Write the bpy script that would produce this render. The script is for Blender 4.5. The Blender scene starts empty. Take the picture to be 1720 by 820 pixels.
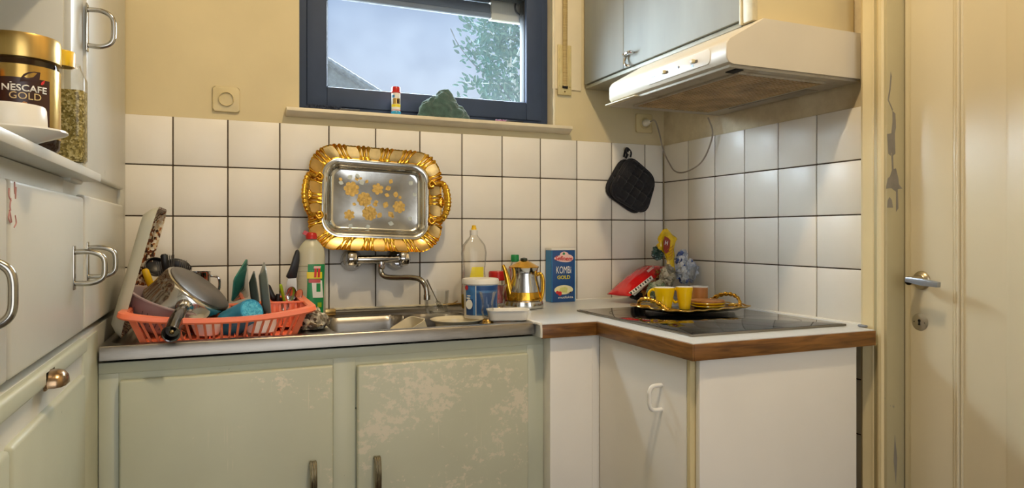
import bpy, bmesh, math, random
from mathutils import Vector, Matrix, noise
random.seed(7)
S = bpy.context.scene
COL = S.collection
PI = math.pi

# ------------------------------------------------------------------ camera, sky, lights, exposure
F, CX, CY, YAW = 1147.22, 860.0, 392.5, 0.3974
CAM = Vector((-1.614, -2.281, 1.1505))
cd = bpy.data.cameras.new('camera'); cam = bpy.data.objects.new('camera', cd); COL.objects.link(cam)
cam.location = CAM; cam.rotation_euler = (PI/2, 0, -YAW)
cd.sensor_width = 36; cd.sensor_fit = 'HORIZONTAL'; cd.lens = F*36/1720
cd.shift_y = -17.5/1720; cd.clip_start = .02
S.camera = cam
S.view_settings.view_transform = 'Standard'; S.view_settings.look = 'None'
S.view_settings.exposure = 0; S.view_settings.gamma = 1; S.view_settings.use_curve_mapping = False
try:
    S.cycles.use_denoising = True; S.cycles.max_bounces = 10; S.cycles.transparent_max_bounces = 16
    S.cycles.caustics_reflective = False; S.cycles.caustics_refractive = False
    S.cycles.sample_clamp_indirect = 6
except Exception: pass

SUN_E, LAMP_W, BACK_W = 70.0, 66.0, 22.0
w = bpy.data.worlds.new('sky'); S.world = w; w.use_nodes = True
wn = w.node_tree.nodes; wl = w.node_tree.links; wn.clear()
tc = wn.new('ShaderNodeTexCoord'); sx = wn.new('ShaderNodeSeparateXYZ'); rp = wn.new('ShaderNodeValToRGB')
bg = wn.new('ShaderNodeBackground'); wo = wn.new('ShaderNodeOutputWorld')
nz = wn.new('ShaderNodeTexNoise'); nz.inputs['Scale'].default_value = 5; nz.inputs['Detail'].default_value = 3
mx = wn.new('ShaderNodeMath'); mx.operation = 'MULTIPLY_ADD'; mx.inputs[1].default_value = .12
wl.new(tc.outputs['Generated'], sx.inputs[0]); wl.new(tc.outputs['Generated'], nz.inputs['Vector'])
wl.new(nz.outputs['Fac'], mx.inputs[0]); wl.new(sx.outputs['Z'], mx.inputs[2])
wl.new(mx.outputs[0], rp.inputs[0]); wl.new(rp.outputs[0], bg.inputs[0]); wl.new(bg.outputs[0], wo.inputs[0])
rp.color_ramp.elements[0].position = .16; rp.color_ramp.elements[0].color = (.80, .86, .95, 1)
rp.color_ramp.elements[1].position = .5; rp.color_ramp.elements[1].color = (.36, .55, .88, 1)
bg.inputs[1].default_value = .79

def light(name, kind, loc, energy, col, rot=(0, 0, 0), **k):
    l = bpy.data.lights.new(name, kind); l.energy = energy; l.color = col
    for a, v in k.items(): setattr(l, a, v)
    o = bpy.data.objects.new(name, l); COL.objects.link(o); o.location = loc; o.rotation_euler = rot
    return o
# hazy sun behind thin cloud: a very broad soft disc shining in through the window
light('hazy_sun', 'SUN', (-1, 3, 4), SUN_E, (.80, .92, 1.0), (math.radians(-55), 0, math.radians(5)), angle=math.radians(110))
# the bare bulb on the ceiling
light('ceiling_bulb', 'POINT', (-1.03, -1.55, 2.84), LAMP_W, (1.0, .79, .50), shadow_soft_size=.055)
# added soft fill light behind the camera, lifting the ambient level of the room
light('rear_fill_light', 'AREA', (-1.25, -3.9, 1.5), BACK_W, (1.0, .97, .92), (PI/2, 0, 0), shape='RECTANGLE', size=1.65, size_y=2.3)

# ------------------------------------------------------------------ helpers
_s, _c = math.sin(YAW), math.cos(YAW)
def at(x, y, X=None, Y=None, Z=None):
    """the point of a world plane seen at a place of the photograph"""
    a = (x-CX)/F; b = -(y-CY)/F
    d = Vector((_s+a*_c, _c-a*_s, b))
    t = (X-CAM.x)/d.x if X is not None else (Y-CAM.y)/d.y if Y is not None else (Z-CAM.z)/d.z
    return CAM+d*t
def mpp(p):
    """metres per photograph pixel at a point"""
    return ((p[0]-CAM.x)*_s+(p[1]-CAM.y)*_c)/F
def B(): return bmesh.new()
def newverts(bm, n0, M):
    if M is not None:
        bm.verts.ensure_lookup_table()
        for v in bm.verts[n0:]: v.co = M @ v.co
def box(bm, a, b, bev=0, seg=2, M=None):
    t = bmesh.new()
    x0, y0, z0 = [min(p, q) for p, q in zip(a, b)]; x1, y1, z1 = [max(p, q) for p, q in zip(a, b)]
    vs = [t.verts.new(p) for p in ((x0,y0,z0),(x1,y0,z0),(x1,y1,z0),(x0,y1,z0),(x0,y0,z1),(x1,y0,z1),(x1,y1,z1),(x0,y1,z1))]
    for f in ((3,2,1,0),(4,5,6,7),(0,1,5,4),(1,2,6,5),(2,3,7,6),(3,0,4,7)): t.faces.new([vs[i] for i in f])
    if bev: bmesh.ops.bevel(t, geom=list(t.edges), offset=bev, segments=seg, affect='EDGES', profile=.5)
    add(bm, t, M)
def add(bm, t, M=None):
    me = bpy.data.meshes.new('t')
    if M is not None: t.transform(M)
    t.to_mesh(me); t.free(); bm.from_mesh(me); bpy.data.meshes.remove(me)
def rings(bm, R, close=True, cap0=False, cap1=False, loop=False):
    V = [[bm.verts.new(p) for p in r] for r in R]
    n = len(V[0])
    for i in range(len(V)-(0 if loop else 1)):
        A, Bq = V[i], V[(i+1) % len(V)]
        for j in range(n if close else n-1):
            k = (j+1) % n
            try: bm.faces.new((A[j], A[k], Bq[k], Bq[j]))
            except ValueError: pass
    if cap0: bm.faces.new(V[0][::-1])
    if cap1: bm.faces.new(V[-1])
    return V
def lathe(bm, prof, n=40, M=None, fn=None):
    """spin (radius, height) about z; fn(angle, i) scales the radius"""
    t = bmesh.new()
    R = []
    for i, (r, z) in enumerate(prof):
        r = max(r, 1e-5)
        R.append([(r*(fn(2*PI*j/n, i) if fn else 1)*math.cos(2*PI*j/n), r*(fn(2*PI*j/n, i) if fn else 1)*math.sin(2*PI*j/n), z) for j in range(n)])
    rings(t, R)
    bmesh.ops.remove_doubles(t, verts=t.verts, dist=2e-5)
    add(bm, t, M)
def path(pts, k=6):
    """smooth curve through points"""
    P = [Vector(p) for p in pts]; out = []
    for i in range(len(P)-1):
        p0 = P[i-1] if i else P[0]*2-P[1]; p1, p2 = P[i], P[i+1]; p3 = P[i+2] if i+2 < len(P) else P[-1]*2-P[-2]
        for j in range(k):
            t = j/k
            out.append(.5*((2*p1)+(p2-p0)*t+(2*p0-5*p1+4*p2-p3)*t*t+(3*p1-p0-3*p2+p3)*t**3))
    return out+[P[-1]]
def tube(bm, pts, r, n=10, caps=True, flat=1.0, up=None):
    P = [Vector(p) for p in pts]; R = []
    u = None
    for i, p in enumerate(P):
        d = (P[min(i+1, len(P)-1)]-P[max(i-1, 0)]).normalized()
        if u is None:
            h = Vector(up) if up else (Vector((0,0,1)) if abs(d.z) < .9 else Vector((1,0,0)))
            u = (h-d*h.dot(d)).normalized()
        else: u = (u-d*u.dot(d)).normalized()
        v = d.cross(u); rr = r[i] if isinstance(r, (list, tuple)) else r
        R.append([p+u*rr*math.cos(2*PI*j/n)+v*rr*flat*math.sin(2*PI*j/n) for j in range(n)])
    rings(bm, R, cap0=caps, cap1=caps)
def prism(bm, poly, h0, h1, M=None, bev=0, seg=2):
    t = bmesh.new()
    a = [t.verts.new((x, y, h0)) for x, y in poly]; b = [t.verts.new((x, y, h1)) for x, y in poly]
    n = len(poly)
    for i in range(n): t.faces.new((a[i], a[(i+1)%n], b[(i+1)%n], b[i]))
    t.faces.new(a[::-1]); t.faces.new(b)
    bmesh.ops.recalc_face_normals(t, faces=t.faces)
    if bev: bmesh.ops.bevel(t, geom=list(t.edges), offset=bev, segments=seg, affect='EDGES', profile=.5)
    add(bm, t, M)
def rrect(w, h, r, k=6):
    out = []
    for cx, cy, a0 in ((w/2-r, h/2-r, 0), (-w/2+r, h/2-r, 90), (-w/2+r, -h/2+r, 180), (w/2-r, -h/2+r, 270)):
        for i in range(k+1):
            a = math.radians(a0+90*i/k); out.append((cx+r*math.cos(a), cy+r*math.sin(a)))
    return out
def frame(o, z, x=(1, 0, 0)):
    z = Vector(z).normalized(); x = Vector(x); x = (x-z*x.dot(z)).normalized(); y = z.cross(x)
    m = Matrix((x, y, z)).transposed().to_4x4(); m.translation = Vector(o); return m
def T(x, y, z): return Matrix.Translation((x, y, z))
def Rz(a): return Matrix.Rotation(a, 4, 'Z')
def FRONT(o): return frame(o, (0, -1, 0), (1, 0, 0))      # a sheet facing the room from the back wall
def LEFTW(o): return frame(o, (-1, 0, 0), (0, -1, 0))     # a sheet facing -x
def rootloc(o):
    v = Vector()
    while o: v += o.location; o = o.parent
    return v
def obj(name, bm, m, parent=None, smooth=40, kind=None, label=None, recalc=True):
    if recalc: bmesh.ops.recalc_face_normals(bm, faces=bm.faces)
    me = bpy.data.meshes.new(name)
    if parent is not None: bm.transform(Matrix.Translation(-rootloc(parent)))
    bm.to_mesh(me); bm.free()
    for mm in (m if isinstance(m, (list, tuple)) else [m]): me.materials.append(mm)
    if smooth:
        for p in me.polygons: p.use_smooth = True
        me.set_sharp_from_angle(angle=math.radians(smooth))
    o = bpy.data.objects.new(name, me); COL.objects.link(o); o.parent = parent
    if kind: o['kind'] = kind
    if label: o['label'] = label
    return o
def struct(name, bm, m, parent=None, **k):
    return obj(name, bm, m, parent, kind='structure', **k)
def tag(o, label, cat, group=None):
    o['label'] = label; o['category'] = cat
    if group: o['group'] = group
    return o
def thing(name, label, cat, loc, group=None):
    o = bpy.data.objects.new(name, None); COL.objects.link(o); o.location = loc; o.empty_display_size = .03
    return tag(o, label, cat, group)
def solo(name, bm, m, label, cat, loc, group=None, **k):
    """a thing of one mesh with its origin at loc"""
    bm.transform(Matrix.Translation(-Vector(loc)))
    o = obj(name, bm, m, None, **k); o.location = loc
    return tag(o, label, cat, group)
def dup(root, loc, label, rotz=0):
    r = root.copy(); COL.objects.link(r); r.location = loc; r.rotation_euler = (0, 0, rotz); r['label'] = label
    for ch in list(root.children):
        c = ch.copy(); COL.objects.link(c); c.parent = r
        for g in list(ch.children):
            d = g.copy(); COL.objects.link(d); d.parent = c
    return r
def text(name, s, width, M, m, parent, height=None, ext=.0003, bend=None, label=None, bold=0, shear=0):
    """flat raised lettering of a given width; bend = radius of the cylinder it wraps"""
    c = bpy.data.curves.new('t', 'FONT'); c.body = s; c.size = 1; c.align_x = 'CENTER'; c.offset = bold; c.shear = shear; c.resolution_u = 3
    o = bpy.data.objects.new('t', c); COL.objects.link(o)
    bpy.context.view_layer.update()
    me = bpy.data.meshes.new_from_object(o.evaluated_get(bpy.context.evaluated_depsgraph_get()))
    bpy.data.objects.remove(o); bpy.data.curves.remove(c)
    bm = bmesh.new(); bm.from_mesh(me); bpy.data.meshes.remove(me)
    xs = [v.co.x for v in bm.verts]; ys = [v.co.y for v in bm.verts]
    sx_ = width/(max(xs)-min(xs)); sy_ = height/(max(ys)-min(ys)) if height else sx_
    cx, cy = (max(xs)+min(xs))/2, (max(ys)+min(ys))/2
    r = bmesh.ops.extrude_face_region(bm, geom=list(bm.faces))
    for e in r['geom']:
        if isinstance(e, bmesh.types.BMVert): e.co.z += 1
    for v in bm.verts:
        x, y, z = (v.co.x-cx)*sx_, (v.co.y-cy)*sy_, v.co.z*ext
        if bend: v.co = ((bend+z)*math.sin(x/bend), y, (bend+z)*math.cos(x/bend))
        else: v.co = (x, y, z)
    bm.transform(M)
    return obj(name, bm, m, parent, smooth=0, label=label)
def disc(bm, r, n=24, M=None, z=0, ry=None):
    ry = ry or r
    prism(bm, [(r*math.cos(2*PI*i/n), ry*math.sin(2*PI*i/n)) for i in range(n)], z, z+.0004, M)

# ------------------------------------------------------------------ materials
def lin(h):
    if not isinstance(h, str): return tuple(h)
    h = h.lstrip('#'); out = []
    for i in (0, 2, 4):
        v = int(h[i:i+2], 16)/255; out.append(v/12.92 if v <= .04045 else ((v+.055)/1.055)**2.4)
    return tuple(out)
def base(name):
    m = bpy.data.materials.new(name); m.use_nodes = True
    n = m.node_tree.nodes; return m, n, m.node_tree.links, n['Principled BSDF']
def pm(name, col, rough=.5, metal=0, var=.06, vs=6, bump=0, bs=60, detail=4, stretch=None, rvar=0, **kw):
    m, n, l, p = base(name); c = lin(col)
    p.inputs['Roughness'].default_value = rough; p.inputs['Metallic'].default_value = metal
    for k, v in kw.items():
        p.inputs[{'spec': 'Specular IOR Level', 'coat': 'Coat Weight', 'trans': 'Transmission Weight', 'ior': 'IOR', 'alpha': 'Alpha', 'sss': 'Subsurface Weight', 'sheen': 'Sheen Weight', 'aniso': 'Anisotropic'}[k]].default_value = v
    tc = n.new('ShaderNodeTexCoord'); mp = n.new('ShaderNodeMapping'); l.new(tc.outputs['Object'], mp.inputs[0])
    if stretch: mp.inputs['Scale'].default_value = stretch
    nz = n.new('ShaderNodeTexNoise'); nz.inputs['Scale'].default_value = vs; nz.inputs['Detail'].default_value = detail
    l.new(mp.outputs[0], nz.inputs['Vector'])
    r = n.new('ShaderNodeValToRGB'); l.new(nz.outputs['Fac'], r.inputs[0])
    r.color_ramp.elements[0].position = .3; r.color_ramp.elements[1].position = .7
    r.color_ramp.elements[0].color = (*[max(0, x*(1-var)) for x in c], 1); r.color_ramp.elements[1].color = (*[min(1, x*(1+var)) for x in c], 1)
    l.new(r.outputs[0], p.inputs['Base Color'])
    if rvar:
        q = n.new('ShaderNodeMath'); q.operation = 'MULTIPLY_ADD'; q.inputs[1].default_value = rvar; q.inputs[2].default_value = rough-rvar/2
        l.new(nz.outputs['Fac'], q.inputs[0]); l.new(q.outputs[0], p.inputs['Roughness'])
    if bump:
        nb = n.new('ShaderNodeTexNoise'); nb.inputs['Scale'].default_value = bs; nb.inputs['Detail'].default_value = 3; l.new(mp.outputs[0], nb.inputs['Vector'])
        b = n.new('ShaderNodeBump'); b.inputs['Strength'].default_value = bump; b.inputs['Distance'].default_value = .004
        l.new(nb.outputs['Fac'], b.inputs['Height']); l.new(b.outputs[0], p.inputs['Normal'])
    return m
def worn(name, col, chip, rough=.45, scale=14, thr=.6, soft=.03, stretch=(1, 1, 1), mask=None, col2=None, var=.05):
    """paint with chips and scratches showing another colour; mask = (axis, from, to) where wear grows"""
    m = pm(name, col, rough, var=var, vs=5); n, l = m.node_tree.nodes, m.node_tree.links; p = n['Principled BSDF']
    src = p.inputs['Base Color'].links[0].from_socket
    tc = n.new('ShaderNodeTexCoord'); mp = n.new('ShaderNodeMapping'); mp.inputs['Scale'].default_value = stretch; l.new(tc.outputs['Object'], mp.inputs[0])
    nz = n.new('ShaderNodeTexNoise'); nz.inputs['Scale'].default_value = scale; nz.inputs['Detail'].default_value = 9; nz.inputs['Roughness'].default_value = .72
    l.new(mp.outputs[0], nz.inputs['Vector']); f = nz.outputs['Fac']
    if mask:
        sp = n.new('ShaderNodeSeparateXYZ'); l.new(tc.outputs['Object'], sp.inputs[0])
        mr = n.new('ShaderNodeMapRange'); mr.inputs['From Min'].default_value = mask[1]; mr.inputs['From Max'].default_value = mask[2]
        mr.inputs['To Min'].default_value = -mask[3]; mr.inputs['To Max'].default_value = 0
        l.new(sp.outputs['XYZ'.index(mask[0])], mr.inputs[0])
        a = n.new('ShaderNodeMath'); a.operation = 'ADD'; l.new(f, a.inputs[0]); l.new(mr.outputs[0], a.inputs[1]); f = a.outputs[0]
    r = n.new('ShaderNodeMapRange'); r.inputs['From Min'].default_value = thr-soft; r.inputs['From Max'].default_value = thr+soft; l.new(f, r.inputs[0])
    mx = n.new('ShaderNodeMix'); mx.data_type = 'RGBA'; mx.inputs['B'].default_value = (*lin(chip), 1)
    l.new(r.outputs[0], mx.inputs['Factor']); l.new(src, mx.inputs['A']); l.new(mx.outputs['Result'], p.inputs['Base Color'])
    return m
def thin(name, tint=(1, 1, 1), refl=1.0, rough=.03, haze=0, hazecol=(1, 1, 1)):
    """thin glass or clear plastic: lets light through, mirrors by Fresnel"""
    m = bpy.data.materials.new(name); m.use_nodes = True; n, l = m.node_tree.nodes, m.node_tree.links; n.clear()
    o = n.new('ShaderNodeOutputMaterial'); t = n.new('ShaderNodeBsdfTransparent'); g = n.new('ShaderNodeBsdfGlossy'); mx = n.new('ShaderNodeMixShader')
    t.inputs[0].default_value = (*tint, 1); g.inputs['Roughness'].default_value = rough
    lw = n.new('ShaderNodeLayerWeight'); lw.inputs['Blend'].default_value = .28
    a = n.new('ShaderNodeMath'); a.operation = 'MULTIPLY_ADD'; a.inputs[1].default_value = .75*refl; a.inputs[2].default_value = .03*refl; l.new(lw.outputs['Fresnel'], a.inputs[0])
    l.new(a.outputs[0], mx.inputs[0]); l.new(t.outputs[0], mx.inputs[1]); l.new(g.outputs[0], mx.inputs[2]); last = mx
    if haze:
        d = n.new('ShaderNodeBsdfTranslucent'); d.inputs[0].default_value = (*hazecol, 1); d2 = n.new('ShaderNodeBsdfDiffuse'); d2.inputs[0].default_value = (*hazecol, 1)
        ad = n.new('ShaderNodeMixShader'); ad.inputs[0].default_value = .5; l.new(d.outputs[0], ad.inputs[1]); l.new(d2.outputs[0], ad.inputs[2])
        nzz = n.new('ShaderNodeTexNoise'); nzz.inputs['Scale'].default_value = 7; tcc = n.new('ShaderNodeTexCoord'); l.new(tcc.outputs['Object'], nzz.inputs['Vector'])
        h = n.new('ShaderNodeMath'); h.operation = 'MULTIPLY'; h.inputs[1].default_value = haze*2; l.new(nzz.outputs['Fac'], h.inputs[0])
        m2 = n.new('ShaderNodeMixShader'); l.new(h.outputs[0], m2.inputs[0]); l.new(mx.outputs[0], m2.inputs[1]); l.new(ad.outputs[0], m2.inputs[2]); last = m2
    l.new(last.outputs[0], o.inputs[0]); return m
def speck(name, cols, scale=60, rough=.6, pos=None):
    """flecked surface: cells of several colours"""
    m, n, l, p = base(name); p.inputs['Roughness'].default_value = rough
    tc = n.new('ShaderNodeTexCoord'); v = n.new('ShaderNodeTexVoronoi'); v.inputs['Scale'].default_value = scale; l.new(tc.outputs['Object'], v.inputs['Vector'])
    s = n.new('ShaderNodeSeparateColor'); l.new(v.outputs['Color'], s.inputs[0])
    r = n.new('ShaderNodeValToRGB'); r.color_ramp.interpolation = 'CONSTANT'; l.new(s.outputs[0], r.inputs[0])
    e = r.color_ramp.elements
    while len(e) < len(cols): e.new(.5)
    for i, cc in enumerate(cols): e[i].position = (pos[i] if pos else i/len(cols)); e[i].color = (*lin(cc), 1)
    l.new(r.outputs[0], p.inputs['Base Color'])
    b = n.new('ShaderNodeBump'); b.inputs['Strength'].default_value = .5; b.inputs['Distance'].default_value = .003; l.new(v.outputs['Distance'], b.inputs['Height']); l.new(b.outputs[0], p.inputs['Normal'])
    return m
def wood(name, a, b, stretch=(3, 40, 40), rough=.4, scale=2.0):
    m, n, l, p = base(name); p.inputs['Roughness'].default_value = rough
    tc = n.new('ShaderNodeTexCoord'); mp = n.new('ShaderNodeMapping'); mp.inputs['Scale'].default_value = stretch; l.new(tc.outputs['Object'], mp.inputs[0])
    nz = n.new('ShaderNodeTexNoise'); nz.inputs['Scale'].default_value = scale; nz.inputs['Detail'].default_value = 7; nz.inputs['Distortion'].default_value = .6; l.new(mp.outputs[0], nz.inputs['Vector'])
    r = n.new('ShaderNodeValToRGB'); r.color_ramp.elements[0].position = .3; r.color_ramp.elements[1].position = .72
    r.color_ramp.elements[0].color = (*lin(a), 1); r.color_ramp.elements[1].color = (*lin(b), 1)
    l.new(nz.outputs['Fac'], r.inputs[0]); l.new(r.outputs[0], p.inputs['Base Color']); return m

M = {}
M['cream'] = pm('cream_wall_paint', '#dccb9d', .7, var=.05, vs=3, bump=.12, bs=35)
M['cream_back'] = worn('cream_wall_duller_by_the_hood', '#d4c59c', '#cdbfa0', .7, 5, .5, .16, mask=('X', -.46, -.30, .45))  # blotches of a greyer cream, growing towards the corner
M['cream_right'] = worn('blotchy_cream_wall', '#dccfb0', '#bfae8e', .6, 6, .5, .15)  # cream broken up by darker soft blotches
M['plaster'] = pm('pale_plaster', '#ddd3b8', .8, var=.08, vs=9, bump=.3, bs=40)
M['ceiling'] = pm('ceiling_paint', '#a39c8f', .8)
M['floor'] = pm('floor_tile', '#5e5449', .5)
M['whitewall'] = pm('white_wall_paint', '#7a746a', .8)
M['tile'] = pm('white_glazed_tile', '#ece7dd', .36, var=.03, vs=7, spec=.5)
M['grout'] = pm('dark_grout', '#4a3d30', .9, var=.3, vs=25)
M['sage'] = worn('sage_green_paint', '#bfc2ae', '#6a6c66', .38, 16, .695, .01, var=.05)
def abraded(name, col, chip, thr, gain, axis=None, seed=0, amount=.8):
    """paint rubbed through in fine flecks and straight scratches, gathered in patches"""
    m = pm(name, col, .42, var=.05, vs=5); n, l = m.node_tree.nodes, m.node_tree.links; p = n['Principled BSDF']
    src = p.inputs['Base Color'].links[0].from_socket; tc = n.new('ShaderNodeTexCoord')
    def noise_(scale, detail, rough, sc=(1, 1, 1), rot=(0, 0, 0), off=0):
        mp = n.new('ShaderNodeMapping'); mp.inputs['Scale'].default_value = sc; mp.inputs['Rotation'].default_value = rot; mp.inputs['Location'].default_value = (seed+off, seed*.7, off)
        l.new(tc.outputs['Object'], mp.inputs[0]); z = n.new('ShaderNodeTexNoise'); z.inputs['Scale'].default_value = scale; z.inputs['Detail'].default_value = detail; z.inputs['Roughness'].default_value = rough
        l.new(mp.outputs[0], z.inputs['Vector']); return z.outputs['Fac']
    def math_(op, a, b_, c=None):
        q = n.new('ShaderNodeMath'); q.operation = op
        for i, v in enumerate((a, b_, c)):
            if v is None: continue
            if isinstance(v, (int, float)): q.inputs[i].default_value = v
            else: l.new(v, q.inputs[i])
        return q.outputs[0]
    def step(v, lo, hi):
        r = n.new('ShaderNodeMapRange'); r.inputs['From Min'].default_value = lo; r.inputs['From Max'].default_value = hi; l.new(v, r.inputs[0]); return r.outputs[0]
    patch = noise_(5.5, 3, .5, off=1)
    if axis:
        sp = n.new('ShaderNodeSeparateXYZ'); l.new(tc.outputs['Object'], sp.inputs[0])
        mr = n.new('ShaderNodeMapRange'); mr.inputs['From Min'].default_value = axis[1]; mr.inputs['From Max'].default_value = axis[2]; mr.inputs['To Min'].default_value = -axis[3]; mr.inputs['To Max'].default_value = 0
        l.new(sp.outputs['XYZ'.index(axis[0])], mr.inputs[0]); patch = math_('ADD', patch, mr.outputs[0])
    fine = noise_(38, 8, .78, (1, 1, 1.2), off=2)
    fl = step(math_('ADD', fine, math_('MULTIPLY', math_('SUBTRACT', patch, .5), gain)), thr, thr+.035)
    out = fl
    for k, (ang, sc_) in enumerate(((.5, 60), (-.35, 75), (1.2, 70))):
        ln = noise_(1.0, 2, .5, (sc_*2.2, 1, 3.2), (0, ang, 0), off=5+k)
        li = math_('MULTIPLY', step(ln, .71, .74), step(patch, .40, .52)); out = math_('MAXIMUM', out, li)
    mx = n.new('ShaderNodeMix'); mx.data_type = 'RGBA'; mx.inputs['B'].default_value = (*lin(chip), 1)
    l.new(math_('MULTIPLY', out, amount), mx.inputs['Factor']); l.new(src, mx.inputs['A']); l.new(mx.outputs['Result'], p.inputs['Base Color'])
    return m
M['sage_worn'] = abraded('scratched_sage_paint', '#bec0ab', '#d9d0bd', .55, .75, seed=3)
M['sage_part'] = abraded('sage_paint_worn_at_the_edge', '#bec1ad', '#d9d0bd', .57, .8, ('X', -.30, -.03, .255), seed=8)
M['grey'] = worn('grey_green_paint', '#cdccc2', '#9a9a8c', .33, 5, .72, .03, var=.04)
M['greyb'] = pm('blue_grey_paint', '#9fa3a0', .8, spec=.2, var=.06, vs=5, stretch=(3, 3, .6))
M['beige'] = pm('chipped_beige_paint', '#cfc3a0', .5, var=.14, vs=30)
M['white'] = pm('white_laminate', '#eae6df', .38, var=.03, vs=4)
M['worktop'] = pm('pale_grey_laminate', '#d3d8db', .3, var=.03, vs=80)
M['edgewood'] = wood('varnished_wood_edge', '#55330f', '#96652e', (6, 6, 60), .38, 1.6)
M['steel'] = pm('brushed_steel', '#928d85', .33, 1, var=.10, vs=12, rvar=.2, stretch=(2, 12, 12))
M['chrome'] = pm('chrome', '#cfcfcf', .08, 1, var=.02)
M['handle'] = pm('worn_chrome', '#b5b2aa', .18, 1, var=.1, vs=30)
M['frame'] = pm('anthracite_window_frame', '#35425a', .6, spec=.3, var=.06, vs=20)
M['rubber'] = pm('black_gasket', '#15181c', .7)
M['hazypane'] = thin('hazy_window_glass', (.96, .98, 1), .01, .02, .012, (.9, .95, 1))  # a thin pale haze is mixed over the clear glass
M['glass'] = thin('clear_glass', (.98, .985, .982), .55)
M['pet'] = thin('clear_plastic_bottle', (.975, .97, .94), .7, .1, .02, (.9, .9, .8))
M['gold'] = pm('polished_gold', '#e0ac3e', .17, 1, var=.10, vs=14, bump=.15, bs=30)
M['brass'] = pm('worn_brass', '#b99b63', .25, 1, var=.2, vs=25)
M['silver'] = pm('silver_plate', '#cfd0cc', .17, 1, var=.12, vs=9, bump=.06, bs=20, rvar=.14)
M['goldetch'] = pm('matt_gold_engraving', '#b99a55', .5, .5, var=.3, vs=120)
M['black'] = pm('black_plastic', '#17171a', .4)
M['blackcloth'] = pm('black_quilted_cloth', '#16161d', .9, var=.25, vs=120, bump=.4, bs=300, sheen=.3)
M['whitepl'] = pm('white_plastic', '#e9e6de', .33, var=.02)
M['porcelain'] = pm('white_porcelain', '#ecebe6', .14, var=.02)
M['cream_por'] = pm('cream_porcelain', '#e6dcc0', .2, var=.03)
M['ivory'] = pm('ivory_plastic', '#d2c294', .4, var=.03)
M['coral'] = pm('coral_plastic', '#f67f58', .35, var=.04, spec=.5, sss=.0)
M['yellow'] = pm('yellow_glaze', '#ffcf0a', .15, var=.03)
M['yellowpl'] = pm('yellow_plastic', '#efc21a', .35)
M['red'] = pm('red_plastic', '#c01f1b', .3)
M['blue'] = pm('blue_plastic', '#2b93bd', .3, var=.1, vs=40)
M['navy'] = pm('navy_print', '#1c4a86', .35, var=.08)
M['midblue'] = pm('sky_blue_print', '#2f7fb6', .35, var=.12)
M['green'] = pm('green_print', '#128a4b', .35)
M['lime'] = pm('lime_plastic', '#93b61d', .4)
M['tealglass'] = pm('teal_glass', '#1d6f63', .08, var=.1, alpha=.9, coat=.6)
M['slate'] = pm('grey_glazed_plate', '#8d948f', .22)
M['hob'] = pm('black_ceramic_glass', '#08090b', .045, spec=.7, var=0)
M['hobring'] = pm('grey_printed_ring', '#2a2c30', .12)
M['print_white'] = pm('white_print', '#efeee8', .4)
M['print_grey'] = pm('grey_print', '#7d8088', .5)
M['print_red'] = pm('red_print', '#cf2b33', .4)
M['print_pink'] = pm('pale_pink_print', '#f0c9c4', .4)
M['print_yellow'] = pm('yellow_print', '#efdc35', .4)
M['woodtan'] = wood('tan_wood', '#9a5f2a', '#c98f50', (30, 30, 4), .45, 1.2)
M['pale_gold'] = pm('gold_foil', '#c9a45a', .22, .9, var=.15, vs=8)
M['label_dark'] = pm('dark_brown_label', '#3a1d18', .3, var=.2, vs=12)
M['coffee'] = pm('instant_coffee', '#3a2416', .7, var=.4, vs=150)
M['mauve'] = pm('mauve_translucent_plastic', '#b09a98', .3, var=.05, alpha=.86)
M['oregano'] = speck('dried_herbs', ['#b39c50', '#d6c174', '#8a7838', '#e6d594', '#a08d45'], 300, .9)
M['floral'] = speck('brown_flower_print', ['#e0d3b8', '#6b3517', '#a5622b', '#d9c39a', '#3c2413', '#efe6d2'], 150, .5)
M['trayback'] = pm('grey_white_melamine', '#c9c6b4', .35)
M['terry'] = pm('dark_green_terry_cloth', '#41605a', .95, var=.3, vs=60, bump=1.0, bs=420, sheen=.4)
M['rag'] = speck('patterned_dishcloth', ['#c9bfa6', '#8b8069', '#5b4b3c', '#ddd6c2', '#a39a86'], 110, .95)
M['feather'] = pm('grey_microfibre', '#4c5468', .95, var=.4, vs=150)
M['door'] = pm('cream_door_paint', '#d8cdb0', .33, var=.05, vs=2.5)
M['trim'] = worn('cream_gloss_trim', '#e0d0a4', '#8d8777', .35, 12, .70, .015, (1, 1, .7))
M['jamb'] = worn('greenish_jamb_paint', '#b5aa85', '#8b8779', .45, 9, .66, .008, (1, 1, .5))
M['strap'] = wood('woven_strap', '#8b7440', '#cdb782', (4, 4, 420), .9, 1.0)
M['leaf'] = pm('pale_green_leaves', '#52746f', .6, var=.35, vs=8)
M['bark'] = pm('pale_bark', '#c3c6c6', .8, var=.15, vs=12)
M['rooftile'] = pm('grey_roof_tiles', '#6d7278', .8, var=.3, vs=18)
M['shutter'] = pm('slate_shutter', '#59616c', .6)
M['shutterb'] = pm('beige_shutter_box', '#b8b3a2', .6)
M['grease'] = worn('greasy_metal', '#a89f8c', '#7c6a4e', .45, 8, .6, .08)
M['mesh'] = pm('greasy_filter_wire', '#b59a70', .5, 0, var=.35, vs=12)
M['dark'] = pm('dark_void', '#0d0b09', .9)

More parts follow.
